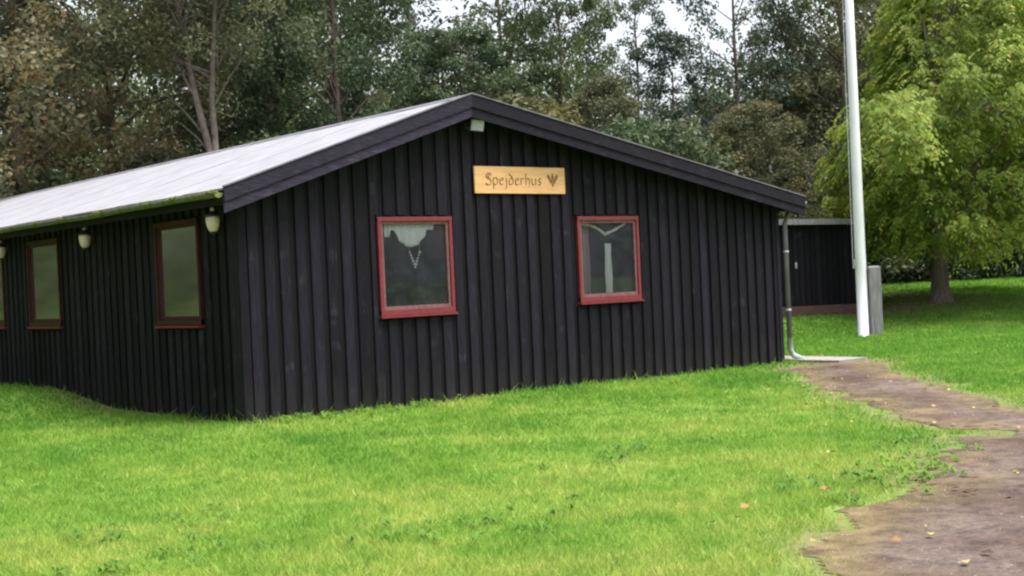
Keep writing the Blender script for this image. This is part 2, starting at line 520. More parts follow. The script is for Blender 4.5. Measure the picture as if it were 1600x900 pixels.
def mat_brick():
    m, nt, out = new_mat("red_brick_footing")
    b = nt.nodes.new("ShaderNodeTexBrick")
    tc = nt.nodes.new("ShaderNodeTexCoord")
    mp = nt.nodes.new("ShaderNodeMapping"); mp.inputs["Rotation"].default_value = (math.radians(90), 0, 0)
    nt.links.new(tc.outputs["Object"], mp.inputs[0]); nt.links.new(mp.outputs[0], b.inputs["Vector"])
    b.inputs["Scale"].default_value = 1.0
    b.inputs["Brick Width"].default_value = 0.23; b.inputs["Row Height"].default_value = 0.075; b.inputs["Mortar Size"].default_value = 0.01
    b.inputs["Color1"].default_value = (0.09, 0.04, 0.035, 1); b.inputs["Color2"].default_value = (0.13, 0.06, 0.05, 1); b.inputs["Mortar"].default_value = (0.09, 0.08, 0.075, 1)
    principled(nt, out, b.outputs[0], 0.9, 0.2)
    return m
M_BRICK = mat_brick()
M_BARK = simple_mat("brown_grey_bark", (0.06, 0.045, 0.035), (0.17, 0.135, 0.11), 7, 0.95, 0.1, stretch=(3, 3, .5), bstr=0.8, bdist=0.04)
M_BARK_LAWN = simple_mat("pinkish_grey_bark", (0.09, 0.065, 0.055), (0.21, 0.165, 0.15), 7, 0.95, 0.1, stretch=(3, 3, .5), bstr=0.8, bdist=0.04)
M_BARK_PALE = simple_mat("pale_birch_bark", (0.085, 0.07, 0.06), (0.19, 0.16, 0.135), 5, 0.9, 0.1, stretch=(2, 2, 1.2), bstr=0.5, bdist=0.02)

L_GREEN = mat_leaf("leaf_deep_green", (0.036, 0.056, 0.026), (0.078, 0.112, 0.050), (0.13, 0.165, 0.075), 0.42)
L_AUTUMN = mat_leaf("leaf_olive_brown", (0.078, 0.082, 0.046), (0.150, 0.146, 0.082), (0.22, 0.20, 0.115), 0.35, (0.20, 0.105, 0.05), 0.12)
L_BLUE = mat_leaf("leaf_blue_green", (0.034, 0.050, 0.033), (0.074, 0.100, 0.060), (0.115, 0.142, 0.092), 0.35)
L_OLIVE = mat_leaf("leaf_pale_olive", (0.050, 0.058, 0.028), (0.095, 0.104, 0.050), (0.15, 0.152, 0.078), 0.35, None, 0.15)
L_LAWN = mat_leaf("leaf_fresh_yellow_green", (0.095, 0.15, 0.022), (0.185, 0.26, 0.036), (0.32, 0.36, 0.07), 0.5, (0.27, 0.24, 0.03), 0.0)
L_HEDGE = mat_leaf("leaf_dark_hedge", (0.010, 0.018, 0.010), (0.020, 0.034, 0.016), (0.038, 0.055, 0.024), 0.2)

# ------------------------------------------------------------------ ground, path, slab
def build_ground():
    n = 300
    t = np.linspace(-1, 1, n)
    def warp(c):
        return c + 13 * t + 1500 * np.sinh(6.0 * t) / np.sinh(6.0) * np.abs(t) ** 1.5
    X, Y = np.meshgrid(warp(5.0), warp(0.0), indexing='ij')
    Z = ground_top(X, Y)
    idx = np.arange(n * n).reshape(n, n)
    F = np.stack([idx[:-1, :-1], idx[1:, :-1], idx[1:, 1:], idx[:-1, 1:]], -1).reshape(-1, 4)
    me = mesh_np("ground", np.stack([X, Y, Z], -1).reshape(-1, 3), F, 4, M_GROUND, True)
    at = me.attributes.new("bare", 'FLOAT', 'POINT')
    at.data.foreach_set("value", bare(X, Y).ravel().astype(np.float32))
    tag(link("ground", me), kind="structure")
build_ground()

def build_path():
    h = 0.07
    xs = np.arange(-6.2, 11.3, h); ys = np.arange(-15.6, -0.4, h)
    X, Y = np.meshgrid(xs, ys, indexing='ij')
    m = path_mask(X, Y).reshape(X.shape)
    deep = sstep(0.03, -0.25, m)
    z = ground_top(X, Y) + 0.004 + deep * (0.010 * (1 + vnoise(X * 2.2, Y * 2.2, 5)) * 0.6 + 0.004 * (1 + vnoise(X * 7, Y * 7, 6)))
    inside = m < 0.03
    cell = inside[:-1, :-1] & inside[1:, :-1] & inside[1:, 1:] & inside[:-1, 1:]
    idx = np.arange(X.size).reshape(X.shape)
    F = np.stack([idx[:-1, :-1], idx[1:, :-1], idx[1:, 1:], idx[:-1, 1:]], -1)[cell]
    used, inv = np.unique(F, return_inverse=True)
    V = np.stack([X.ravel(), Y.ravel(), z.ravel()], -1)[used]
    me = mesh_np("dirt_path", V, inv.reshape(-1, 4), 4, M_DIRT, True)
    rim = (sstep(-0.75, 0.0, m) * (0.55 + 0.6 * vnoise(X * 2.6, Y * 2.6, 14)) * 0.9).clip(0, 1)
    at_ = me.attributes.new("rim", 'FLOAT', 'POINT')
    at_.data.foreach_set("value", rim.ravel()[used].astype(np.float32))
    tag(link("dirt_path", me), kind="structure")
build_path()

MB().prism([(10.32, -1.1, -0.06), (11.1, -1.1, -0.06), (11.1, 1.0, -0.06), (10.32, 1.0, -0.06)], (0, 0, 0.11)).build("doorstep_slab", M_CONC)
tag(bpy.data.objects["doorstep_slab"], "pale concrete slab on the ground where the dirt path meets the hut corner", "slab")

# ------------------------------------------------------------------ the hut
hut = empty("wooden_hut")
tag(hut, "long black wooden hut with low gable roof and red framed windows", "hut")
GW = [(2.04, 3.23, 1.24, 2.51), (5.60, 6.84, 1.26, 2.50)]                        # gable windows x0,x1,z0,z1
LWIN = [(1.04, 2.30, 1.24, 2.58), (5.86, 7.20, 1.24, 2.58), (8.42, 9.76, 1.24, 2.58), (13.0, 14.3, 1.24, 2.58)]   # side windows y0,y1,z0,z1

def panel_with_holes(u0, u1, top, z0, holes, to3d, mat, name, extra=()):
    us = sorted({u0, u1, *extra, *[h[0] for h in holes], *[h[1] for h in holes]})
    V, F = [], []
    for a, b in zip(us[:-1], us[1:]):
        mid = (a + b) / 2
        hs = [h for h in holes if h[0] - 1e-6 < mid < h[1] + 1e-6]
        spans = [(z0, z0, top(a + 1e-6), top(b - 1e-6))] if not hs else [(z0, z0, hs[0][2], hs[0][2]), (hs[0][3], hs[0][3], top(a + 1e-6), top(b - 1e-6))]
        for za, zb, zc, zd in spans:
            for off in (0, 0.09):
                n = len(V)
                V += [to3d(a, za, off), to3d(b, zb, off), to3d(b, zd, off), to3d(a, zc, off)]
                F.append((n, n + 1, n + 2, n + 3) if off == 0 else (n + 3, n + 2, n + 1, n))
        for h in hs:                                                              # reveals
            for z in (h[2], h[3]):
                n = len(V)
                V += [to3d(a, z, 0), to3d(b, z, 0), to3d(b, z, .09), to3d(a, z, .09)]
                F.append((n, n + 1, n + 2, n + 3))
    for h in holes:
        for u in (h[0], h[1]):
            n = len(V)
            V += [to3d(u, h[2], 0), to3d(u, h[3], 0), to3d(u, h[3], .09), to3d(u, h[2], .09)]
            F.append((n, n + 1, n + 2, n + 3))
    return link(name, mesh_py(name, V, F, mat), hut)

under = lambda x: roof_z(x) - 0.15
panel_with_holes(0.0, HUT_W, under, -0.15, GW, lambda u, z, o: (u, o, z), M_WALL, "wall", (RIDGE_X,))
panel_with_holes(0.0, HUT_L, lambda y: under(0), -0.15, LWIN, lambda u, z, o: (o, u, z), M_WALL, "wall")
MB().box(HUT_W - .09, HUT_W, 0.092, HUT_L, -0.15, under(HUT_W)).build("wall", M_WALL, hut)
_b = MB(); _b.prism([(0.092, HUT_L - .09, -0.15), (HUT_W - .092, HUT_L - .09, -0.15), (HUT_W - .092, HUT_L - .09, under(HUT_W)), (RIDGE_X, HUT_L - .09, under(RIDGE_X)), (0.092, HUT_L - .09, under(0))], (0, .09, 0))
_b.build("wall", M_WALL, hut)
MB().box(0.1, HUT_W - .1, 0.1, HUT_L - .1, -0.1, 0.3).build("floor", M_FLOOR, hut)
MB().box(0.1, HUT_W - .1, 5.2, 5.3, 0.3, 2.7).build("partition", M_INNER, hut)

# cladding: every proud board its own piece
def board(u0, u1, z0, za, zb, th, side):
    c = 0.007
    pr = [(u0, 0.0), (u0, -th + c), (u0 + c, -th), (u1 - c, -th), (u1, -th + c), (u1, 0.0)]
    def P(u, d, z):
        return (u, d, z) if side == 'g' else (d, u, z)
    zt = lambda u: za + (zb - za) * (u - u0) / (u1 - u0)
    ln = random.uniform(-0.006, 0.006) if zb - z0 > 1 else 0.0
    j = random.uniform(-0.002, 0.002)
    V = [P(u, d - 0.003 + j * (d < 0), z0) for u, d in pr] + [P(u + ln, d - 0.003 + j * (d < 0), zt(u)) for u, d in pr]
    F = [(i, i + 1, 7 + i, 6 + i) for i in range(5)] + [(5, 4, 3, 2, 1, 0), (6, 7, 8, 9, 10, 11)]
    return link("board", mesh_py("board", V, F, M_BLACK), hut)

MOD = 0.2265
def clad(u_start, u_end, top, holes, side, margin=0.05):
    u = u_start
    while u < u_end - 0.05:
        w = 0.142 + random.uniform(-0.006, 0.006)
        o = random.uniform(-0.005, 0.005)
        a, b = u + o, min(u + o + w, u_end)
        th = 0.027 + random.uniform(-0.003, 0.003)
        hit = [h for h in holes if b > h[0] - margin and a < h[1] + margin]
        pieces = [(a, b)]
        z0 = -0.10 + random.uniform(-0.01, 0.01)
        if hit:
            h = hit[0]
            # parts of the board beside the opening keep full height
            if a < h[0] - margin - 0.03:
                board(a, h[0] - margin, z0, top(a), top(h[0] - margin), th, side); a = h[0] - margin + 0.001
            if b > h[1] + margin + 0.03:
                board(h[1] + margin, b, z0, top(h[1] + margin), top(b), th, side); b = h[1] + margin - 0.001
            if b - a > 0.02:
                board(a, b, z0, h[2] - 0.075, h[2] - 0.075, th, side)
                board(a, b, h[3] + 0.05, top(a), top(b), th, side)
        else:
            if a < RIDGE_X < b and side == 'g':
                board(a, RIDGE_X, z0, top(a), top(RIDGE_X), th, side)
                board(RIDGE_X + 0.001, b, z0, top(RIDGE_X), top(b), th, side)
            else:
                board(a, b, z0, top(a), top(b), th, side)
        u += MOD
clad(0.10, HUT_W - 0.06, lambda x: roof_z(x) - 0.152, GW, 'g')
clad(0.10, HUT_L - 0.1, lambda y: under(0) - 0.002, LWIN, 'l')
# corner boards
MB().cbox(-0.036, 0.085, -0.036, -0.001, -0.1, under(0) + 0.02).build("corner_board", M_BLACK, hut)
MB().cbox(-0.036, -0.001, 0.0, 0.088, -0.1, under(0) - 0.005).build("corner_board", M_BLACK, hut)
MB().cbox(HUT_W - 0.05, HUT_W + 0.04, -0.036, -0.001, -0.1, under(HUT_W) + 0.0).build("corner_board", M_BLACK, hut)

# roof: strips of roofing on each slope, each lying on a deck
YF, YB = -0.335, HUT_L + 0.3
XL, XR = -0.34, 10.52
def slab_on_slope(x0, x1, y0, y1, ztop, thick, name, mat, parent=hut):
    b = MB()
    b.prism([(x0, y0, ztop(x0)), (x1, y0, ztop(x1)), (x1, y0, ztop(x1) - thick), (x0, y0, ztop(x0) - thick)], (0, y1 - y0, 0))
    return b.build(name, mat, parent)
deckz = lambda x: roof_z(x) - 0.03
slab_on_slope(XL + .02, RIDGE_X, YF + .002, YB, deckz, 0.115, "roof_deck", M_BARGE2)
slab_on_slope(RIDGE_X + .001, XR - .02, YF + .002, YB, deckz, 0.115, "roof_deck", M_BARGE2)
ystep = 1.0
k = 0
y = YF + 0.001
while y < YB:
    y1 = min(y + ystep + 0.04, YB + 0.02)
    lift = 0.0 if k % 2 else 0.004
    zt = lambda x, l=lift: roof_z(x) + l
    slab_on_slope(XL - 0.03, RIDGE_X - 0.002, y, y1 if k % 2 == 0 else y1 - 0.045, zt, 0.024, "roof_sheet", M_ROOF)
    slab_on_slope(RIDGE_X + 0.002, XR + 0.03, y, y1 if k % 2 == 0 else y1 - 0.045, zt, 0.024, "roof_sheet", M_ROOF)
    y += ystep
    k += 1
_b = MB(); _b.prism([(RIDGE_X - .14, YF - .05, roof_z(RIDGE_X - .14) + .011), (RIDGE_X, YF - .05, RIDGE_Z + .022), (RIDGE_X + .14, YF - .05, roof_z(RIDGE_X + .14) + .011), (RIDGE_X, YF - .05, RIDGE_Z + .002)], (0, YB - YF + .07, 0))
_b.build("ridge_cap", M_FELT, hut)

def barge(x0, x1, top_off, bot_off, y0, y1, mat, name, round_end=0):
    b = MB()
    b.prism([(x0, y0, roof_z(x0) - bot_off), (x1, y0, roof_z(x1) - bot_off), (x1, y0, roof_z(x1) - top_off), (x0, y0, roof_z(x0) - top_off)], (0, y1 - y0, 0))
    return b.build(name, mat, hut)
yb = YF
for (xa, xb_) in ((XL - 0.02, RIDGE_X - 0.001), (RIDGE_X + 0.001, XR + 0.02)):
    barge(xa, xb_, -0.012, 0.165, yb - 0.047, yb - 0.0255, M_BARGE if xa < 0 else M_BARGE3, "barge_board")
    barge(xa, xb_, 0.115, 0.30, yb - 0.025, yb, M_BARGE if xa < 0 else M_BARGE2, "barge_board")
    # metal drip edge along the top of the barge board
    barge(xa - .004, xb_, -0.030, -0.013, yb - 0.06, yb + 0.0, M_FELT, "roof_edge_trim")
# eave fascia boards and mossy gutter on the left, gutter on the right
MB().box(XL - 0.005, XL + 0.018, YF + .003, YB, roof_z(XL) - 0.20, roof_z(XL) - 0.026).build("fascia", M_BARGE2, hut)
MB().box(XR - 0.018, XR + 0.005, YF + .003, YB, roof_z(XR) - 0.20, roof_z(XR) - 0.026).build("fascia", M_BARGE2, hut)
def gutter(xc, zc, r=0.062):
    V, F = [], []
    n = 10
    ys = np.linspace(YF + 0.01, YB, 40)
    for yy in ys:
        w = 0.006 * math.sin(yy * 1.3) + 0.004 * math.sin(yy * 3.1)
        for ring, rr in ((0, r), (1, r - 0.006)):
            for i in range(n):
                th = math.pi + math.pi * i / (n - 1)
                V.append((xc + rr * math.cos(th), yy, zc + w + rr * math.sin(th)))
    for i in range(len(ys) - 1):
        for j in range(n - 1):
            a = i * 2 * n + j
            F.append((a, a + 1, a + 1 + 2 * n, a + 2 * n))
            a += n
            F.append((a, a + 2 * n, a + 1 + 2 * n, a + 1))
        for j in (0, n - 1):
            a = i * 2 * n + j
            F.append((a, a + 2 * n, a + 3 * n, a + n))
    for i in (0, len(ys) - 1):
        F.append(tuple(i * 2 * n + j for j in range(n)))
    return link("gutter", mesh_py("gutter", V, F, M_MOSS, True), hut)
gutter(XL - 0.07, roof_z(XL) - 0.055)
gutter(XR + 0.07, roof_z(XR) - 0.055)
# moss cushions along the left eave edge
def moss():
    b = MB()
    r2 = random.Random(4)
    for i in range(170):
        yy = r2.uniform(YF + .05, 12) ** 1.0
        if r2.random() > math.exp(-max(yy, 0) / 6): continue
        s = r2.uniform(0.012, 0.034)
        cx, cz = XL - 0.075 + r2.uniform(-.06, .05), roof_z(XL) - 0.055 + r2.uniform(-0.005, 0.012)
        pts = [(s * math.cos(a), s * 1.5 * math.sin(a)) for a in np.linspace(0, 2 * math.pi, 6)[:-1]]
        b.add([(cx + p, yy + q, cz) for p, q in pts] + [(cx + p * .6, yy + q * .6, cz + s * .7) for p, q in pts] + [(cx, yy, cz + s)],
              [(i2, (i2 + 1) % 5, 5 + (i2 + 1) % 5, 5 + i2) for i2 in range(5)] + [(5 + i2, 5 + (i2 + 1) % 5, 10) for i2 in range(5)])
    o = b.build("moss", simple_mat("green_moss", (0.05, 0.06, 0.012), (0.11, 0.12, 0.025), 20, 0.95, 0.05), hut, True)
    o["kind"] = "stuff"
moss()

# windows: frame ring with sash, pane and sill
def window(u0, u1, z0, z1, side):
    def bx(b, ua, ub, d0, d1, za, zb):
        if side == 'g': b.cbox(ua, ub, d0, d1, za, zb, 0.004)
        else: b.cbox(d0, d1, ua, ub, za, zb, 0.004)
    w = 0.055 if side == 'g' else 0.045
    b = MB()
    bx(b, u0 - 0.02, u0 + w - .02, -0.052, 0.05, z0, z1)
    bx(b, u1 - w + .02, u1 + 0.02, -0.052, 0.05, z0, z1)
    bx(b, u0 - 0.02, u1 + 0.02, -0.055, 0.052, z1 - 0.03, z1 + 0.025)
    bx(b, u0 - 0.02, u1 + 0.02, -0.054, 0.051, z0 - 0.02, z0 + 0.05)
    fr = b.build("window", M_RED if side == 'g' else M_RED_SHADED, hut)
    s = MB()                                                             # inner sash, paler and worn
    w0 = w - 0.019
    bx(s, u0 + w0, u0 + w0 + 0.04, -0.03, 0.03, z0 + .051, z1 - .031)
    bx(s, u1 - w0 - .04, u1 - w0, -0.03, 0.03, z0 + .051, z1 - .031)
    bx(s, u0 + w0 + .041, u1 - w0 - .041, -0.028, 0.028, z1 - .075, z1 - .031)
    bx(s, u0 + w0 + .041, u1 - w0 - .041, -0.028, 0.028, z0 + .051, z0 + .1)
    s.build("sash", M_PUTTY if side == 'g' else M_RED_SHADED, fr)
    g = MB()
    if side == 'g':
        g.add([(u0 + w0 + .035, 0, z0 + .09), (u1 - w0 - .035, 0, z0 + .09), (u1 - w0 - .035, 0, z1 - .07), (u0 + w0 + .035, 0, z1 - .07)], [(0, 1, 2, 3)])
    else:
        g.add([(0, u0 + w0 + .035, z0 + .09), (0, u1 - w0 - .035, z0 + .09), (0, u1 - w0 - .035, z1 - .07), (0, u0 + w0 + .035, z1 - .07)], [(0, 1, 2, 3)])
    g.build("pane", M_GLASS if side == 'g' else M_GLASS_DULL, fr)
    sl = MB()
    if side == 'g':
        sl.prism([(u0 - .035, -0.085, z0 - .05), (u0 - .035, -0.085, z0 - .028), (u0 - .035, -0.001, z0 - .021), (u0 - .035, -0.001, z0 - .06)], (u1 - u0 + .07, 0, 0))
    else:
        sl.prism([(-0.085, u0 - .035, z0 - .05), (-0.085, u0 - .035, z0 - .028), (-0.001, u0 - .035, z0 - .021), (-0.001, u0 - .035, z0 - .06)], (0, u1 - u0 + .07, 0))
    sl.build("sill", M_RED, fr)
    return fr
for w_ in GW: window(*w_, 'g')
for w_ in LWIN: window(*w_, 'l')

# downpipe on the far front corner
xp, yp = HUT_W + 0.16, -0.06
dp = MB(); dp.tube([(XR + .02, yp, roof_z(XR) - .12), (XR - .06, yp, roof_z(XR) - .25), (xp, yp, roof_z(XR) - .42), (xp, yp, 0.34)], [0.042] * 4, 10)
dp = dp.build("downpipe", M_PIPE, hut, True)
sh = MB(); sh.tube([(xp, yp, 0.42), (xp, yp, 0.22), (xp + .04, yp - .03, 0.12), (xp + .17, yp - .14, 0.035)], [0.05, 0.05, 0.05, 0.052], 10)
sh.build("outlet_shoe", M_PIPE_PALE, dp, True)
cl = MB()
for z in (0.9, 1.9): cl.lathe((xp, yp, z), [(0.046, -.015), (0.05, -.01), (0.05, .01), (0.046, .015)], 10)
cl.build("pipe_clip", M_STEEL, dp)

# ------------------------------------------------------------------ things on and behind the gable
def cloth(name, u0, u1, y, ztop, zbot, amp, waves, label, mat, n=48, m=10):
    V, F = [], []
    for i in range(n + 1):
        t = i / n
        u = u0 + (u1 - u0) * t
        for j in range(m + 1):
            q = j / m
            zb = zbot(t)
            V.append((u + 0.006 * math.sin(9 * q + 3 * t), y + amp * math.sin(2 * math.pi * waves * t + 0.8 * q) * (0.4 + 0.6 * q), ztop(t) + (zb - ztop(t)) * q))
    for i in range(n):
        for j in range(m):
            a = i * (m + 1) + j
            F.append((a, a + 1, a + m + 2, a + m + 1))
    o = link(name, mesh_py(name, V, F, mat, True))
    md = o.modifiers.new("cloth_thickness", 'SOLIDIFY'); md.thickness = 0.003
    tag(o, label, "curtain")
    return o
cloth("curtain", 2.20, 3.02, 0.062, lambda t: 2.47, lambda t: 2.36 - 0.23 * max(0.0, 1 - ((t - 0.52) / 0.33) ** 2) ** 0.8 - 0.09 * (t < 0.09), 0.018, 7,
      "white net valance hanging in a round scallop inside the left gable window", M_CURTAIN)
# garland: two short strings of pale paper stars meeting in a point
g = MB()
r3 = random.Random(3)
for side in (-1, 1):
    for i in range(6):
        t = i / 5
        cx, cz = 2.70 + side * 0.085 * (1 - t), 2.06 - 0.20 * t
        s = 0.022 + r3.uniform(-.004, .006)
        pts = []
        for q in range(10):
            rr = s if q % 2 == 0 else s * 0.5
            a = math.pi * q / 5 + r3.random() * .2
            pts.append((cx + rr * math.cos(a), 0.09 + side * .004 + i * 0.001, cz + rr * math.sin(a)))
        g.prism(pts, (0, 0.003, 0))
g.tube([(2.615, 0.098, 2.46), (2.615, 0.098, 2.06)], [0.002, 0.002], 4).tube([(2.785, 0.098, 2.46), (2.785, 0.098, 2.06)], [0.002, 0.002], 4)
tag(g.build("garland", M_CURTAIN), "small pale V shaped garland hanging under the white valance in the left gable window", "garland")
# right gable window: curtain edge drawn up in two swags and a narrow gathered white panel
def swag(t): return 2.44 - 0.17 * math.sin(math.pi * min(max(t, 0), 1)) ** 2.2
sw = MB()
pa = [(5.68 + (6.30 - 5.68) * t, 0.11, 2.40 + 0.03 * math.sin(math.pi * t) - 0.16 * t ** 2.2) for t in np.linspace(0, 1, 12)]
pb = [(6.30 + (6.78 - 6.30) * t, 0.11, 2.27 + 0.19 * t ** 1.3) for t in np.linspace(0, 1, 12)]
sw.tube(pa, [0.022 + 0.005 * math.sin(i * 2.1) for i in range(12)], 6).tube(pb, [0.022 + 0.005 * math.sin(i * 1.7) for i in range(12)], 6)
tag(sw.build("curtain_swag", M_CURTAIN, None, True), "rolled white curtain edge drawn up in two swags in the right gable window", "curtain")
cloth("curtain", 6.29, 6.42, 0.13, lambda t: 2.12, lambda t: 1.31, 0.022, 2, "narrow gathered white curtain hanging in the middle of the right gable window", M_CURTAIN, 16, 14)
cloth("curtain", 5.66, 6.05, 0.22, lambda t: 2.46, lambda t: 1.28, 0.03, 4, "dull beige curtain hanging inside the left half of the right gable window", M_DRAPE, 30, 8)
# drapes behind the side windows
for i, (y0, y1, z0, z1) in enumerate(LWIN[:3]):
    V, F = [], []
    n = 40
    for q in range(n + 1):
        yy = y0 + 0.06 + (y1 - y0 - .12) * q / n
        xx = 0.06 + 0.018 * math.sin(q * 1.1)
        V += [(xx, yy, z0 - 0.02), (xx + .004 * math.sin(q), yy, z1)]
    F = [(2 * q, 2 * q + 2, 2 * q + 3, 2 * q + 1) for q in range(n)]
    o = link("curtain", mesh_py("curtain", V, F, M_DRAPE, True))
    md = o.modifiers.new("cloth_thickness", 'SOLIDIFY'); md.thickness = 0.003
    tag(o, ["closed beige curtain in the side window nearest the hut corner", "closed beige curtain in the middle side window of the hut",
            "closed beige curtain in the side window cut by the left picture edge"][i], "curtain")

# sign
sign = empty("name_sign", (4.515, -0.034, 3.05))
tag(sign, "pale pine name sign with burnt lettering on the gable between the windows", "sign")
MB().cbox(-0.845, 0.845, -0.03, 0.0, -0.19, 0.19, 0.006).build("sign_board", M_PINE, sign)
GLYPH = {
 'S': [[(.52, .74), (.44, .88), (.26, .9), (.1, .76), (.16, .56), (.4, .44), (.52, .26), (.44, .06), (.24, 0), (.04, .12)], [(.28, .86), (.3, .5)]],
 'p': [[(.08, .57), (.09, -.3)], [(.08, .48), (.28, .58), (.42, .44), (.42, .14), (.27, .02), (.1, .1)]],
 'e': [[(.1, .3), (.38, .42), (.3, .56), (.1, .48), (.08, .14), (.22, .02), (.4, .12)]],
 'j': [[(.16, .57), (.17, -.16), (.03, -.28)], [(.16, .76), (.19, .73)]],
 'd': [[(.08, .88), (.32, .66), (.42, .42), (.4, .12), (.24, .02), (.09, .12), (.1, .42), (.24, .55), (.36, .5)]],
 'r': [[(.1, .57), (.11, .03)], [(.12, .44), (.26, .57), (.35, .5)]],
 'h': [[(.1, .92), (.1, .03)], [(.1, .45), (.27, .57), (.4, .42), (.39, .1), (.3, -.1)]],
 'u': [[(.08, .57), (.09, .13), (.2, .02), (.38, .14)], [(.4, .57), (.41, .03)]],
 's': [[(.36, .5), (.22, .57), (.1, .43), (.33, .2), (.29, .04), (.07, .08)]],
}
ADV = {'S': .60, 'p': .52, 'e': .47, 'j': .30, 'd': .52, 'r': .42, 'h': .52, 'u': .52, 's': .44}
word = "Spejderhus"
tot = sum(ADV[c] for c in word)
sx = 1.06 / tot
szv = 0.185
px_ = -0.665
for ch in word:
    b = MB(); layer = 0
    for st in GLYPH[ch]:
        for p, q in zip(st[:-1], st[1:]):
            d = -0.0312 - 0.00025 * layer
            layer += 1
            nx, nz = 0.0105, 0.0105
            P = (px_ + p[0] * sx, -0.075 + p[1] * szv); Q = (px_ + q[0] * sx, -0.075 + q[1] * szv)
            b.add([(P[0] - nx, d, P[1] - nz * .8), (P[0] + nx, d, P[1] + nz * .8), (Q[0] + nx, d, Q[1] + nz * .8), (Q[0] - nx, d, Q[1] - nz * .8)], [(0, 1, 2, 3)])
            dx, dz = Q[0] - P[0], Q[1] - P[1]
            L = math.hypot(dx, dz) or 1
            ox, oz = -dz / L * .0055, dx / L * .0055
            b.add([(P[0] - ox, d - .0001, P[1] - oz), (P[0] + ox, d - .0001, P[1] + oz), (Q[0] + ox, d - .0001, Q[1] + oz), (Q[0] - ox, d - .0001, Q[1] - oz)], [(0, 1, 2, 3)])
    b.build("letter", M_BURN, sign)
    px_ += ADV[ch] * sx
em = MB()
ec = (0.60, 0.005)
def petal(pts, d):
    em.add([(ec[0] + x, d, ec[1] + z) for x, z in pts], [tuple(range(len(pts)))])
petal([(0, .115), (.03, .05), (.022, -.02), (-.022, -.02), (-.03, .05)], -0.0312)
for s in (-1, 1):
    petal([(s * .016, -.03), (s * .035, .02), (s * .06, .075), (s * .095, .085), (s * .112, .05), (s * .092, .03), (s * .075, .0), (s * .045, -.035)], -0.0315 - 0.0002 * s)
petal([(-.055, -.045), (.055, -.045), (.055, -.025), (-.055, -.025)], -0.032)
petal([(-.03, -.05), (.03, -.05), (.012, -.085), (0, -.115), (-.012, -.085)], -0.0323)
em.build("lily_emblem", M_BURN, sign)

# floodlight below the apex
fl = empty("floodlight", (3.60, -0.03, 3.80))
tag(fl, "grey square floodlight mounted under the gable apex", "floodlight")
MB().box(-0.02, 0.02, -0.10, 0.0, -0.02, 0.02).box(-0.05, 0.05, -0.012, 0.0, -0.05, 0.05).build("bracket", M_DKMETAL, fl)
hz = MB(); hz.prism([(-.105, 0, -.085), (.105, 0, -.085), (.105, 0, .085), (-.105, 0, .085)], (0, 0.03, 0))
hz.add([(-.105, .031, -.085), (.105, .031, -.085), (.105, .031, .085), (-.105, .031, .085), (-.06, .09, -.05), (.06, .09, -.05), (.06, .09, .05), (-.06, .09, .05)],
       [(0, 1, 5, 4), (1, 2, 6, 5), (2, 3, 7, 6), (3, 0, 4, 7), (4, 5, 6, 7)])
ho = hz.build("housing", M_DKMETAL, fl); ho.location = (0, -0.24, -0.02); ho.rotation_euler = (math.radians(12), math.radians(5), math.radians(-14))
gl_ = MB(); gl_.box(-.092, .092, -.006, -.001, -.072, .072); gl_.build("lens", M_FLOODGLASS, ho)

# wall lamps on the side wall
def wall_lamp(y, label):
    root = empty("wall_lamp", (-0.03, y, 2.50)); root.scale = (.9, .9, .9)
    tag(root, label, "lamp", "lamps along the side wall")
    MB().box(-0.018, 0.0, -0.05, 0.05, 0.02, 0.17).tube([(-0.015, 0, 0.13), (-0.07, 0, 0.18), (-0.135, 0, 0.15)], [0.012] * 3, 8).build("bracket", M_DKMETAL, root)
    MB().lathe((-0.135, 0, 0), [(0.035, 0.155), (0.05, 0.135), (0.112, 0.10), (0.115, 0.088), (0.10, 0.087)][::-1], 18).build("cap", M_DKMETAL, root, True)
    MB().lathe((-0.135, 0, 0), [(0.02, 0.158), (0.032, 0.18), (0.03, 0.205), (0.01, 0.215)], 12).build("finial", M_LAMPGLASS, root, True)
    MB().lathe((-0.135, 0, 0), [(0.045, -0.125), (0.066, -0.10), (0.085, -0.05), (0.098, 0.02), (0.098, 0.06), (0.088, 0.084)], 18).build("shade", M_LAMPGLASS, root, True)
    MB().lathe((-0.135, 0, 0), [(0.012, -0.165), (0.03, -0.155), (0.05, -0.135), (0.052, -0.124)], 14).build("base_ring", M_DKMETAL, root, True)
wall_lamp(0.36, "ivory glass wall lamp beside the near hut corner")
wall_lamp(4.46, "ivory glass wall lamp between the two red side windows")
wall_lamp(8.12, "ivory glass wall lamp farthest along the hut side near the left picture edge")

# ------------------------------------------------------------------ flagpole, shed
fp = empty("flagpole", (17.12, 3.35, float(ground_z(17.12, 3.35))))
tag(fp, "tall white flagpole with a grey support post at its foot", "flagpole")
MB().tube([(0, 0, -0.1), (0, 0, 1.5), (0, 0, 6), (0, 0, 12.5)], [0.125, 0.122, 0.105, 0.065], 16).build("pole", M_WHITE, fp, True)
MB().lathe((0, 0, 12.5), [(0.066, 0), (0.085, .03), (0.085, .08), (0.03, .13)], 12).build("pole_cap", M_STEEL, fp, True)
po = MB(); po.cbox(-0.135, 0.135, -0.10, 0.10, -0.1, 1.52, 0.02); po.prism([(-.135, -.1, 1.522), (.135, -.1, 1.522), (.1, 0, 1.56), (-.1, 0, 1.56)], (0, .1, -.01))
p_ = po.build("support_post", M_GREYPOST, fp); p_.location = (0.20, -0.19, 0); p_.rotation_euler = (0, 0, math.radians(-39))
cz = MB(); cz.box(-.03, .03, -.02, .02, -.1, .1).box(-.02, .02, -.05, -.02, -.02, .02)
c_ = cz.build("cleat", M_STEEL, fp); c_.location = (-0.115, 0.085, 1.62)
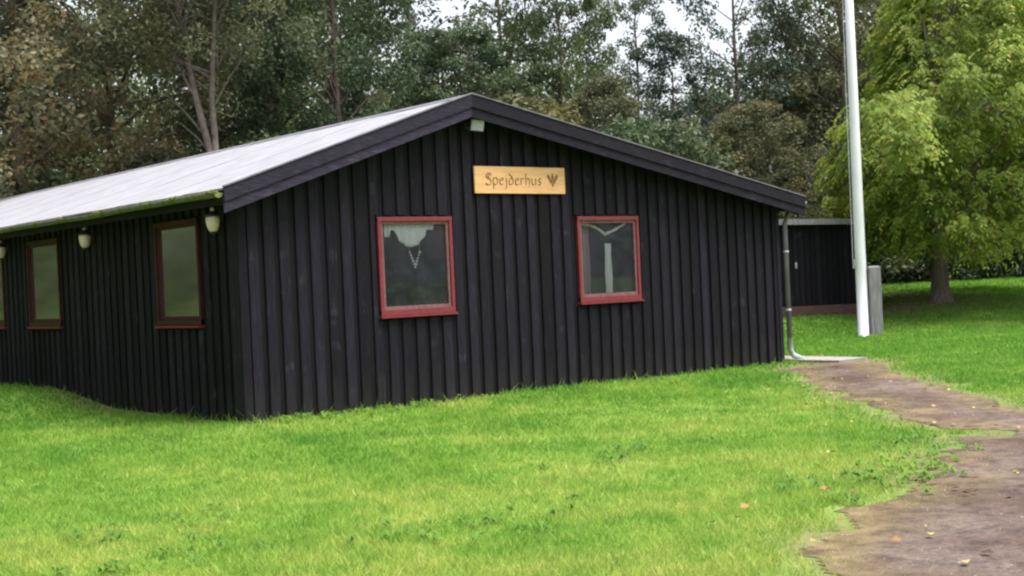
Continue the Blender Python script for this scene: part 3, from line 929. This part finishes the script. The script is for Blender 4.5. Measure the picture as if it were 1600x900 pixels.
cd = MB(); cd.tube([(-0.14, 0.10, 1.6), (-0.125, 0.09, 6), (-0.08, 0.06, 12.4)], [0.006] * 3, 5)
cd.build("halyard", M_WHITE, fp)

SH = empty("black_shed", (19.0, 9.62, 0.33), math.atan2(-0.6339, 0.7734))
tag(SH, "small black wooden shed with flat roof and brick footing behind the flagpole", "shed")
SW, SD = 4.02, 3.6
ztl, ztr = 2.56, 2.40
MB().prism([(0, 0, 0), (SW, 0, 0), (SW, 0, ztr), (0, 0, ztl)], (0, SD, 0)).build("wall", M_WALL, SH)
MB().box(-0.02, SW + .02, -0.035, SD + .02, -0.4, 0.26).build("brick_footing", M_BRICK, SH)
u = 0.01
while u < SW - 0.05:
    w = min(0.135, SW - u)
    zt = ztl + (ztr - ztl) * u / SW
    b = MB(); b.cbox(u, u + w, -0.022, -0.002, 0.262, zt - 0.02, 0.004)
    b.build("board", M_SHED, SH)
    u += 0.152
v = 0.02
while v < SD - 0.05:
    b = MB(); b.cbox(SW + .002, SW + .022, v, v + .135, 0.262, ztr - 0.02, 0.004)
    b.build("board", M_SHED, SH)
    v += 0.152
MB().prism([(-.25, -.22, ztl + .02), (SW + .2, -.22, ztr + .02), (SW + .2, -.22, ztr + .10), (-.25, -.22, ztl + .10)], (0, SD + .4, 0)).build("roof", M_FELT, SH)
MB().prism([(-.26, -.245, ztl - .03), (SW + .21, -.245, ztr - .03), (SW + .21, -.245, ztr + .12), (-.26, -.245, ztl + .12)], (0, .023, 0)).build("fascia", M_GREYPOST, SH)
hd = MB(); hd.box(2.34, 2.37, -.06, -.03, 1.31, 1.40).box(2.33, 2.38, -.029, -.0235, 1.27, 1.43)
hd.build("door_handle", M_STEEL, SH)

# ------------------------------------------------------------------ trees
def quads_from(cent, nrm, axis, L, W):
    """leaf diamonds: cent (N,3), normals, long axis"""
    a = axis - (axis * nrm).sum(1, keepdims=True) * nrm
    a /= np.linalg.norm(a, axis=1, keepdims=True) + 1e-9
    b = np.cross(nrm, a)
    L = L[:, None]; W = W[:, None]
    v = np.stack([cent - a * L * .5, cent + b * W * .5 - a * L * .05, cent + a * L * .5, cent - b * W * .5 - a * L * .05], 1)
    return v.reshape(-1, 3)

def unit(v):
    return v / (np.linalg.norm(v, axis=1, keepdims=True) + 1e-9)

def crown_mesh(name, clumps, radii, per, leaf, mat, g, flat=0.7, up=0.7, droop=0.0, aspect=0.55):
    """leaves spread through clumps"""
    n = len(clumps) * per
    c = np.repeat(clumps, per, 0); r = np.repeat(radii, per)
    d = unit(g.normal(size=(n, 3)))
    rad = r * g.random(n) ** 0.45
    off = d * rad[:, None]
    off[:, 2] *= flat
    if droop:
        off[:, 2] -= droop * (off[:, 0] ** 2 + off[:, 1] ** 2) / (r + 1e-6)
    p = c + off
    nr = unit(g.normal(size=(n, 3)) * 0.75 + d * 0.5 + np.array([0, 0, up]))
    ax = unit(g.normal(size=(n, 3)) + np.array([0, 0, -0.5]))
    L = leaf * g.uniform(0.6, 1.35, n)
    v = quads_from(p, nr, ax, L, L * aspect)
    return mesh_np(name, v, np.arange(4 * n).reshape(-1, 4), 4, mat)

def make_tree_meshes(seed, H, base, R, shape, nclump, per, leaf, lmat, bmat, trunk_r, fork=False, sparse=1.0, droop=0.1, lean=(0, 0), clump_r=(0.55, 1.1), up=0.7):
    g = np.random.default_rng(seed)
    # crown envelope
    t = g.random(nclump) ** 0.85
    if shape == 'cone':
        prof = (1 - t) ** 0.8 * 0.95 + 0.06
    elif shape == 'round':
        prof = np.sqrt(np.clip(1 - (2 * t - 0.85) ** 2 / 1.4, 0.03, 1))
    elif shape == 'column':
        prof = 0.75 * np.sqrt(np.clip(1 - (1.7 * t - .8) ** 2, 0.05, 1)) + .2
    else:                                                             # bush
        prof = np.sqrt(np.clip(1 - t ** 2, 0.02, 1))
    th = g.random(nclump) * 2 * math.pi
    lob = 1 + 0.22 * np.sin(3 * th + seed) + 0.14 * np.sin(5 * th + 7 * t * 3 + seed * 2)
    rr = R * prof * lob * np.sqrt(g.uniform(0.12, 1.0, nclump))
    z = base + (H - base) * t
    cl = np.stack([rr * np.cos(th) + lean[0] * z, rr * np.sin(th) + lean[1] * z, z - droop * rr], 1)
    cr = g.uniform(clump_r[0], clump_r[1], nclump) * (1 - 0.35 * t)
    crown = crown_mesh("crown", cl, cr, per, leaf, lmat, g, 0.7, up, droop)
    # trunk and limbs
    b = MB()
    wob = [(0.05 * trunk_r * 8 * math.sin(i * 1.9 + seed), 0.05 * trunk_r * 8 * math.cos(i * 1.3 + seed * 2)) for i in range(9)]
    top = base + (H - base) * (0.82 if not fork else 0.3)
    tp = [(wob[i][0] * i / 8 + lean[0] * top * i / 8, wob[i][1] * i / 8 + lean[1] * top * i / 8, -0.3 + (top + .3) * i / 8) for i in range(9)]
    tr = [trunk_r * (1.35 if i == 0 else 1) * (1 - 0.80 * i / 8) for i in range(9)]
    b.tube(tp, tr, 9)
    order = g.permutation(nclump)[:max(10, nclump // 4)]
    for q in order:
        e = Vector(cl[q].tolist())
        zs = max(base * 0.75, min(top * 0.98, e.z - 0.35 * math.hypot(e.x, e.y) - 0.3))
        f = min(1, max(0, (zs + .3) / (top + .3))) * 8
        i0 = min(7, int(f)); fr = f - i0
        s = Vector(tp[i0]).lerp(Vector(tp[i0 + 1]), fr)
        m1 = s.lerp(e, 0.5) + Vector((0, 0, 0.12 * (e - s).length))
        r0 = max(0.018, tr[i0] * 0.42)
        b.tube([s, m1, e], [r0, r0 * .55, 0.012], 5, False)
    trunk = mesh_py("trunk", b.v, b.f, bmat, True)
    return trunk, crown

def put_tree(meshes, x, y, label, name="tree", cat="tree", group=None, scale=1.0, rz=0.0, sz=None, z=None):
    root = empty(name, (x, y, float(ground_z(x, y)) if z is None else z), rz)
    root.scale = (scale, scale, sz or scale)
    tag(root, label, cat, group)
    link("trunk", meshes[0], root)
    link("crown", meshes[1], root)
    return root

V_GREEN = make_tree_meshes(1, 14, 2.2, 4.2, 'round', 260, 150, 0.17, L_GREEN, M_BARK, 0.24)
V_GREEN2 = make_tree_meshes(2, 13, 1.6, 3.6, 'column', 240, 150, 0.16, L_GREEN, M_BARK, 0.22)
V_AUT = make_tree_meshes(3, 13, 1.0, 4.4, 'round', 270, 150, 0.16, L_AUTUMN, M_BARK, 0.24, droop=0.3)
V_BLUE = make_tree_meshes(4, 14, 2.0, 3.4, 'cone', 230, 130, 0.15, L_BLUE, M_BARK, 0.2, droop=0.15)
V_SPARSE = make_tree_meshes(5, 15, 4.2, 3.8, 'round', 105, 100, 0.16, L_BLUE, M_BARK, 0.18, clump_r=(0.5, 0.95))
V_MED = make_tree_meshes(15, 13, 2.4, 3.4, 'round', 150, 120, 0.15, L_BLUE, M_BARK, 0.17, clump_r=(0.5, 0.95), droop=.2)
V_OLIVE = make_tree_meshes(6, 13, 1.6, 3.8, 'round', 230, 140, 0.16, L_OLIVE, M_BARK, 0.22, droop=0.25)
V_SHRUB = make_tree_meshes(7, 4.2, 0.2, 2.4, 'bush', 110, 120, 0.14, L_GREEN, M_BARK, 0.07, clump_r=(0.4, 0.8))
V_SHRUB2 = make_tree_meshes(8, 4.6, 0.2, 2.4, 'bush', 110, 120, 0.14, L_OLIVE, M_BARK, 0.07, clump_r=(0.4, 0.8))

def at(px, d):
    """a spot in the wood: px across a 1600 wide plan, d metres behind the viewpoint"""
    s = (px - 800) / 2103.0 * d
    return (CAM.x + RT2[0] * s + FW2[0] * d, CAM.y + RT2[1] * s + FW2[1] * d)

GRP = "trees of the wood behind the hut"
TREES = [
 (V_AUT, 40, 37, 1.05, 1.05, 0.3, "olive brown leafy tree at the left picture edge above the hut roof"),
 (V_AUT, 185, 41, 1.1, 1.15, 2.1, "large yellowish brown tree left of the pale forked trunk"),
 (V_GREEN, 445, 44, .9, 1.1, 1.0, "deep green tree just right of the pale forked trunk"),
 (V_GREEN2, 540, 40, .75, 1.1, 0.4, "bright topped green tree over the left roof slope"),
 (V_SPARSE, 655, 46, .95, 1.0, 2.6, "thin open tree with sky showing through left of the roof apex"),
 (V_GREEN2, 735, 44, 0.85, .70, 3.3, "dark green tree directly behind the roof apex"),
 (V_SPARSE, 800, 50, .9, 1.05, 0.9, "tall gappy tree with sky behind it above the sign"),
 (V_GREEN2, 890, 45, 0.62, .95, 4.4, "full green tree above the right roof slope reaching the picture top"),
 (V_OLIVE, 960, 41, 0.55, .55, 1.7, "grey green bushy tree low behind the right roof slope"),
 (V_MED, 1065, 46, 0.72, .70, 0.2, "round topped blue green tree standing against the bright sky gap"),
 (V_SPARSE, 1165, 45, 0.75, .86, 5.1, "gappy blue green tree with white sky in its branches left of the flagpole"),
 (V_SPARSE, 1010, 52, .7, .82, 3.7, "thin far tree in front of the white sky gap right of the apex"),
 (V_MED, 1245, 50, .8, .9, 1.2, "blue green tree with white sky beside it just left of the pale olive tree"),
 (V_OLIVE, 1190, 41, 0.62, .47, 2.4, "short grey green tree above the low end of the hut roof"),
 (V_OLIVE, 1330, 46, .82, 1.05, 3.0, "pale olive tree just behind the flagpole top"),
 (V_AUT, 1420, 51, .9, 1.0, 5.0, "brownish tree between flagpole and the yellow green lawn tree"),
 (V_GREEN, 1560, 50, 1.0, 1.0, 2.9, "dark tree mostly hidden behind the yellow green lawn tree"),
]
for vm, px, d, s, sz, rz, lab in TREES:
    x, y = at(px, d)
    put_tree(vm, x, y, lab, "tree", "tree", GRP, s, rz, sz)
SHR = [
 (V_SHRUB, 110, 35.5, 1.1, 0.2, "green shrub beyond the far left end of the hut roof"),
 (V_SHRUB2, 250, 36, 1.1, 1.2, "olive shrub left of the pale forked trunk behind the roof"),
 (V_SHRUB, 430, 36, 1.25, 2.2, "dark shrub right of the pale forked trunk behind the roof"),
 (V_SHRUB, 600, 36, 1.35, 3.2, "dark shrub behind the roof left of the apex"),
 (V_SHRUB2, 830, 37, 1.35, 4.2, "lighter shrub behind the roof just right of the apex"),
 (V_SHRUB, 1000, 38, 1.3, 5.2, "green shrub behind the middle of the right roof slope"),
 (V_SHRUB2, 1060, 42, 1.2, 0.7, "olive shrub behind the low end of the right roof slope"),
 (V_SHRUB2, 1270, 45.5, 1.6, 1.9, "olive shrub directly behind the small black shed"),
]
for vm, px, d, s, rz, lab in SHR:
    x, y = at(px, d)
    put_tree(vm, x, y, lab, "shrub", "shrub", "shrubs at the edge of the wood", s, rz)

# birch with a pale forked trunk
def forked_tree():
    g = np.random.default_rng(31)
    b = MB()
    b.tube([(0, 0, -.3), (0.02, 0, 2), (0.0, 0, 3.6), (0.04, 0, 4.7)], [0.2, 0.16, 0.145, 0.13], 10)
    r = RT2
    def P(s, z, d=0.0): return (r[0] * s + FW2[0] * d, r[1] * s + FW2[1] * d, z)
    b.tube([P(0.03, 4.5), P(-.12, 5.3), P(-.36, 6.4), P(-.62, 7.7, .2), P(-.85, 9.2, .3), P(-1.0, 12, .4)], [0.115, 0.10, 0.088, 0.075, 0.06, 0.03], 9)
    b.tube([P(0.05, 4.5), P(.07, 5.4), P(.03, 6.4), P(.16, 7.6, -.2), P(.3, 9, -.3), P(.5, 12, -.3)], [0.10, 0.085, 0.075, 0.062, 0.05, 0.025], 9)
    n = 190
    cl = np.stack([g.normal(0, 1.5, n), g.normal(0, 1.5, n), g.uniform(7.4, 13.5, n)], 1)
    for q in range(0, n, 4):
        s = Vector(P(-.7 if q % 8 else .2, min(11, max(6.5, cl[q][2] - 1.2))))
        e = Vector(cl[q].tolist())
        b.tube([s, s.lerp(e, .5) + Vector((0, 0, .2)), e], [0.03, 0.018, 0.008], 5, False)
    for s_, z0, e_ in ((-.1, 5.4, P(-1.5, 6.9, .4)), (-.4, 6.5, P(-1.3, 8.2)), (.05, 6.2, P(1.1, 7.6, -.3)), (0.02, 4.9, P(-.9, 5.9, .3))):
        a = Vector(P(s_, z0)); e = Vector(e_)
        b.tube([a, a.lerp(e, .5) + Vector((0, 0, .1)), e], [0.035, 0.022, 0.01], 6, False)
    cr = g.uniform(.45, .9, n)
    crown = crown_mesh("crown", cl, cr, 130, 0.13, L_OLIVE, g, .8, .6, .35)
    return mesh_py("trunk", b.v, b.f, M_BARK_PALE, True), crown
x, y = at(343, 35)
put_tree(forked_tree(), x, y, "tree with a pale trunk forked in two above the hut roof", "tree", "tree", GRP, 1.0)

# the tree on the lawn: long compound leaves hanging in sprays
def lawn_tree():
    g = np.random.default_rng(77)
    b = MB()
    b.tube([(0, 0, -.25), (0.0, 0, 0.0), (0, 0, .22), (0, 0, .6), (0.02, 0, 1.4), (0.06, 0.02, 2.2), (0.05, 0.05, 3.2), (0.1, 0, 4.3), (0.1, 0.1, 5.6)], [0.46, 0.37, 0.27, 0.23, 0.215, 0.205, 0.17, 0.11, 0.04], 14)
    n = 1250
    th = g.random(n) * 2 * math.pi
    t = g.random(n) ** .9
    z = 1.75 + 8.4 * t
    prof = np.sqrt(np.clip(1 - (1.75 * t - .62) ** 2 / 1.35, .05, 1))
    rr = prof * np.sqrt(g.uniform(.10, 1, n))
    ls = 1 + .16 * np.sin(3 * th + 1) + .12 * np.sin(7 * th + 9 * t)
    # broader towards the viewer and to the right, as the crown grew to the light
    dx, dy = np.cos(th), np.sin(th)
    lateral = dx * RT2[0] + dy * RT2[1]; depth = dx * FW2[0] + dy * FW2[1]
    Rw = 3.3 + 1.6 * np.clip(lateral, 0, 1) + 1.5 * np.clip(-depth, 0, 1) - 0.7 * np.clip(-lateral, 0, 1)
    rad = rr * ls * Rw
    cl = np.stack([rad * dx, rad * dy, z - .12 * rad], 1)
    # the left-hand top is cut back, the lower left limb reaches out past the flagpole
    lat = cl[:, 0] * RT2[0] + cl[:, 1] * RT2[1]
    keep = ~((cl[:, 2] > 5.3) & (lat < -1.3 + (cl[:, 2] - 5.3) * 0.3)) & (lat > -2.55 + .22 * np.abs(cl[:, 2] - 3.6)) 
    cl = cl[keep]
    # limb reaching towards the flagpole
    ext = []
    for q in range(36):
        u = g.random()
        s_, d_ = -1.2 - 1.65 * u + g.normal(0, .2), -2.2 - 4.6 * u + g.normal(0, .3)
        ext.append((RT2[0] * s_ + FW2[0] * d_, RT2[1] * s_ + FW2[1] * d_, 4.3 - .25 * u + g.normal(0, .35)))
    cl = np.concatenate([cl, np.array(ext)])
    n = len(cl)
    for q in list(range(0, n, 22)):
        e = Vector(cl[q].tolist())
        zs = max(1.9, min(6.6, e.z - .8 * math.hypot(e.x, e.y)))
        s = Vector((.06, .03, zs))
        b.tube([s, s.lerp(e, .45) + Vector((0, 0, .25)), e], [0.06, 0.035, 0.012], 6, False)
    trunk = mesh_py("trunk", b.v, b.f, M_BARK_LAWN, True)
    per = 10
    N = n * per
    c = np.repeat(cl, per, 0)
    start = c + unit(g.normal(size=(N, 3))) * (g.random(N) ** .5 * .5)[:, None] * np.array([1, 1, .6])
    az = np.arctan2(start[:, 1], start[:, 0]) + g.normal(0, .9, N)
    LL = g.uniform(.32, .62, N)
    m = 11
    pos, nr, ax, ln = [], [], [], []
    for k in range(m):
        u = (k // 2 + 1) / 6 if k < 10 else 1.08
        side = (-1) ** k if k < 10 else 0
        hx = np.cos(az); hy = np.sin(az)
        horiz = LL * (u * .8); drop = LL * (.12 * u - .85 * u * u)
        rx = start + np.stack([hx * horiz, hy * horiz, drop], 1)
        sd = np.stack([-hy, hx, np.zeros(N)], 1) * side
        lend = unit(sd * .8 + np.stack([hx * .45, hy * .45, -.55 - .25 * u + 0 * hx], 1))
        l = .158 * g.uniform(.75, 1.25, N) * (1.1 - .25 * u)
        pos.append(rx + lend * (l * .5)[:, None]); ax.append(lend); ln.append(l)
        nn = np.stack([hx * .35, hy * .35, np.ones(N)], 1) + g.normal(size=(N, 3)) * .35
        nr.append(unit(nn))
    pos, nr, ax, ln = map(np.concatenate, (pos, nr, ax, ln))
    nr = unit(nr - (nr * ax).sum(1, keepdims=True) * ax)
    v = quads_from(pos, nr, ax, ln, ln * .40)
    crown = mesh_np("crown", v, np.arange(4 * len(pos)).reshape(-1, 4), 4, L_LAWN)
    return trunk, crown
put_tree(lawn_tree(), TREE_AT[0], TREE_AT[1], "yellow green tree with drooping leaves standing on the lawn right of the flagpole", "tree", "tree", None, 1.0)

# dark hedge along the back of the lawn
def hedge(name, p0, p1, h, w, seed, label):
    g = np.random.default_rng(seed)
    p0, p1 = np.array(p0), np.array(p1)
    L = np.linalg.norm(p1 - p0)
    n = int(L * 42)
    u = g.random(n)
    side = np.array([-(p1 - p0)[1], (p1 - p0)[0]]) / L
    off = g.uniform(-w / 2, w / 2, n)
    xy = p0 + (p1 - p0) * u[:, None] + side * off[:, None]
    top = h * (0.85 + .2 * vnoise(u * L * .6, 0 * u, seed))
    z = g.random(n) * top - .1
    cl = np.stack([xy[:, 0], xy[:, 1], ground_z(xy[:, 0], xy[:, 1]) + z + .1], 1)
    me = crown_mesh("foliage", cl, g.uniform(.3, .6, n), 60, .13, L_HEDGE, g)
    root = empty(name, (0, 0, 0))
    tag(root, label, "hedge")
    link("foliage", me, root)
    b = MB()
    for q in range(0, n, 14):
        b.tube([(cl[q][0], cl[q][1], float(ground_z(cl[q][0], cl[q][1])) - .1), (cl[q][0] + .1, cl[q][1], cl[q][2])], [.04, .015], 5, False)
    b.build("stems", M_BARK, root)["kind"] = "stuff"
hedge("hedge", at(1375, 45), at(1800, 46.5), 4.4, 2.4, 5, "dark hedge along the back edge of the lawn behind the yellow green tree")

# the wood further back reads as one mass
def woodland():
    g = np.random.default_rng(99)
    C, R_ = [], []
    def crown(x, y, h, r, n):
        t = g.random(n)
        th = g.random(n) * 6.283
        rr = r * np.sqrt(np.clip(1 - (1.5 * t - .5) ** 2, .1, 1)) * np.sqrt(g.random(n))
        C.append(np.stack([x + rr * np.cos(th), y + rr * np.sin(th), float(ground_z(x, y)) + .3 + h * t], 1)); R_.append(g.uniform(.7, 1.4, n))
    for px in range(-100, 1900, 55):
        for d in (50, 57, 65):
            # lower where the photograph shows open sky between the trunks
            top = 13.0
            if 940 < px < 1100: top = 5.6 + .8 * math.sin(px * .05)
            elif 1100 <= px < 1280: top = 8.2
            elif 590 < px <= 940: top = 9.6
            x, y = at(px + g.uniform(-30, 30), d + g.uniform(-2, 2))
            crown(x, y, top * g.uniform(.85, 1.1), 2.6, 38)
        if not 930 < px < 1110:
            x, y = at(px + 25, 71)
            crown(x, y, 16 if px < 600 or px > 1290 else 11.5, 2.8, 70)
    # the wood bends round the left side of the lawn, outside the picture
    for i in range(90):
        a = i / 89
        x, y = -15 + 11 * a + g.uniform(-1.5, 1.5), 2 + 46 * a + g.uniform(-2, 2)
        crown(x - 3.2 * (i % 3), y, 12 * g.uniform(.85, 1.15), 2.6, 40)
    # and closes the clearing behind the viewpoint, seen only in the window panes
    for i in range(46):
        a = math.radians(-150 + 165 * i / 45)
        rad = 36 + g.uniform(-3, 3)
        crown(3 + rad * math.cos(a), -8 + rad * math.sin(a), 11 * g.uniform(.8, 1.15), 2.8, 30)
    C = np.concatenate(C); R_ = np.concatenate(R_)
    me = crown_mesh("woodland", C, R_, 42, .25, L_GREEN, g)
    tag(link("woodland", me), "mass of dark foliage of the wood behind all the single trees", "woodland", None, "stuff")
woodland()

# ------------------------------------------------------------------ grass, weeds, litter
def lawn():
    g = np.random.default_rng(5)
    N = 1300000
    d = 5.8 + (50 - 5.8) * g.random(N) ** 2.6
    s = (g.random(N) * 2 - 1) * (0.52 * d + 2.0)
    keep = g.random(N) < np.clip((0.44 * d + 1.2) / (0.44 * 50 + 1.2) * 2.6, 0, 1) ** 0.25
    d, s = d[keep], s[keep]
    x = CAM.x + RT2[0] * s + FW2[0] * d; y = CAM.y + RT2[1] * s + FW2[1] * d
    ok = ~((x > -0.04) & (x < HUT_W + .06) & (y > -0.04) & (y < HUT_L))
    ok &= ~((x > 10.28) & (x < 11.13) & (y > -1.13) & (y < 1.02))
    pm = path_mask(x, y)
    tuft = .5 + .5 * vnoise(x * 3.1, y * 3.1, 17)
    ok &= (pm > 0.05 + .25 * tuft) | (g.random(len(x)) < .55 * sstep(-.8, .3, pm) * tuft ** 1.3) | (g.random(len(x)) < .012 * (pm > -1.2))
    ok &= g.random(len(x)) > bare(x, y) * .93
    x, y, d = x[ok], y[ok], d[ok]
    pm = pm[ok]
    n = len(x)
    patch = 1 + .25 * vnoise(x * 1.1, y * 1.1, 9) + .2 * vnoise(x * 3.3, y * 3.3, 10)
    far = np.clip(d / 9, 1, 4.5)
    h = (.022 + .05 * g.random(n) ** 1.4) * patch * (1 + .10 * (far - 1))
    # uncut fringe along the foot of the walls
    wallg = np.where((x > -.3) & (x < HUT_W + .2), -y, 9); walll = np.where((y > -.3), -x, 9)
    wd = np.minimum(np.where(wallg > 0, wallg, 9), np.where(walll > 0, walll, 9))
    fr = sstep(.28, .05, wd) * (g.random(n) < .35)
    h *= 1 + fr * g.uniform(.2, 1.5, n)
    h *= np.where(pm < .05, .62, 1)
    w = g.uniform(.0032, .0062, n) * far ** 1.0
    az = g.random(n) * 6.283
    lean = g.uniform(.35, 1.5, n) * h
    la = g.random(n) * 6.283
    z0 = ground_top(x, y) - .01
    bx, by = np.cos(az) * w, np.sin(az) * w
    v = np.empty((n, 3, 3))
    v[:, 0] = np.stack([x - bx, y - by, z0], 1)
    v[:, 1] = np.stack([x + bx, y + by, z0], 1)
    v[:, 2] = np.stack([x + np.cos(la) * lean, y + np.sin(la) * lean, z0 + .01 + h], 1)
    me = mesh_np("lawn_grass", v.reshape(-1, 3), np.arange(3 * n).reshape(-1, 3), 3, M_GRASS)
    tag(link("lawn_grass", me), "short bright green lawn grass around the hut", "grass", None, "stuff")
lawn()

def weeds():
    g = np.random.default_rng(15)
    spots = []
    for cx, cy, r, n in ((0.3, -8.95, .5, 34), (1.2, -8.6, .45, 24), (2.2, -7.9, .4, 12), (-4.6, -7.2, .5, 18), (-2.6, -7.9, .5, 18), (-3.9, -6.2, .4, 14), (.2, -6.3, .5, 14), (1.0, -.35, .4, 16), (.6, -.25, .25, 14), (2.4, -.3, .6, 18)):
        for _ in range(n): spots.append((cx + g.normal(0, r), cy + g.normal(0, r * .5)))
    V = []
    for x, y in spots:
        for k in range(7):
            a = g.random() * 6.283
            L = g.uniform(.04, .09); w = L * .45
            dx, dy = math.cos(a), math.sin(a)
            z = g.uniform(.02, .06)
            ox, oy = x + dx * .012, y + dy * .012
            V += [(ox, oy, z * .6), (ox + dx * L * .55 - dy * w / 2, oy + dy * L * .55 + dx * w / 2, z + .02), (ox + dx * L, oy + dy * L, z), (ox + dx * L * .55 + dy * w / 2, oy + dy * L * .55 - dx * w / 2, z + .02)]
    me = mesh_np("weeds", V, np.arange(len(V)).reshape(-1, 4), 4, mat_leaf("weed_leaf", (0.05, .12, .015), (.085, .18, .02), (.13, .23, .035), .3, None, 0))
    tag(link("weeds", me), "low broad leaved weeds in the lawn and at the path edge", "weeds", None, "stuff")
weeds()

def litter():
    g = np.random.default_rng(25)
    V, F = [], []
    x = g.uniform(-4, 10, 26000); y = g.uniform(-13, -1, 26000)
    pm = path_mask(x, y)
    sel = np.where((pm < -.05) & (g.random(len(x)) < .25 + .75 * (vnoise(x * 1.4, y * 1.4, 33) > 0)))[0][:2200]
    for i in sel:
        s = g.uniform(.004, .010) * (2.6 if g.random() < .03 else 1)
        n = len(V)
        z = float(ground_top(x[i], y[i])) + .010
        q = g.uniform(.7, 1.3, 6) * s
        V += [(x[i] + q[0], y[i], z), (x[i], y[i] + q[1], z), (x[i] - q[2], y[i], z), (x[i], y[i] - q[3], z), (x[i], y[i], z + q[4] * .7), (x[i], y[i], z - q[5])]
        F += [(n, n + 1, n + 4), (n + 1, n + 2, n + 4), (n + 2, n + 3, n + 4), (n + 3, n, n + 4), (n + 1, n, n + 5), (n + 2, n + 1, n + 5), (n + 3, n + 2, n + 5), (n, n + 3, n + 5)]
    m, nt, out = new_mat("path_pebble")
    geo = nt.nodes.new("ShaderNodeNewGeometry")
    r = ramp(nt, [(0, (.10, .07, .055)), (.6, (.22, .18, .15)), (.93, (.36, .33, .30)), (.98, (.6, .58, .56))])
    nt.links.new(geo.outputs["Random Per Island"], r.inputs[0])
    principled(nt, out, r.outputs[0], .85, .2)
    tag(link("pebbles", mesh_py("pebbles", V, F, m)), "small pebbles scattered on the dirt path", "pebbles", None, "stuff")
    # fallen leaves on path and lawn edge
    V = []
    x = g.uniform(-5, 9, 2600); y = g.uniform(-12.5, -1.5, 2600)
    pm = path_mask(x, y)
    sel = np.where((pm < .9) & (g.random(2600) < np.where(pm < 0, .5, .35)))[0][:170]
    for i in sel:
        a = g.random() * 6.283; L = g.uniform(.02, .045); w = L * .6
        dx, dy = math.cos(a), math.sin(a)
        z = .028 if pm[i] < 0 else .055
        t = g.uniform(-.012, .012)
        V += [(x[i] - dx * L, y[i] - dy * L, z), (x[i] - dy * w, y[i] + dx * w, z + .01 + t), (x[i] + dx * L, y[i] + dy * L, z + .006), (x[i] + dy * w, y[i] - dx * w, z + .01 - t)]
    m, nt, out = new_mat("fallen_leaf_colour")
    geo = nt.nodes.new("ShaderNodeNewGeometry")
    r = ramp(nt, [(0, (.05, .03, .02)), (.4, (.16, .09, .04)), (.7, (.30, .19, .06)), (.95, (.42, .34, .12))])
    nt.links.new(geo.outputs["Random Per Island"], r.inputs[0])
    principled(nt, out, r.outputs[0], .8, .2)
    tag(link("fallen_leaves", mesh_np("fallen_leaves", V, np.arange(len(V)).reshape(-1, 4), 4, m)), "dry fallen leaves on the dirt path and grass edge", "leaves", None, "stuff")
litter()
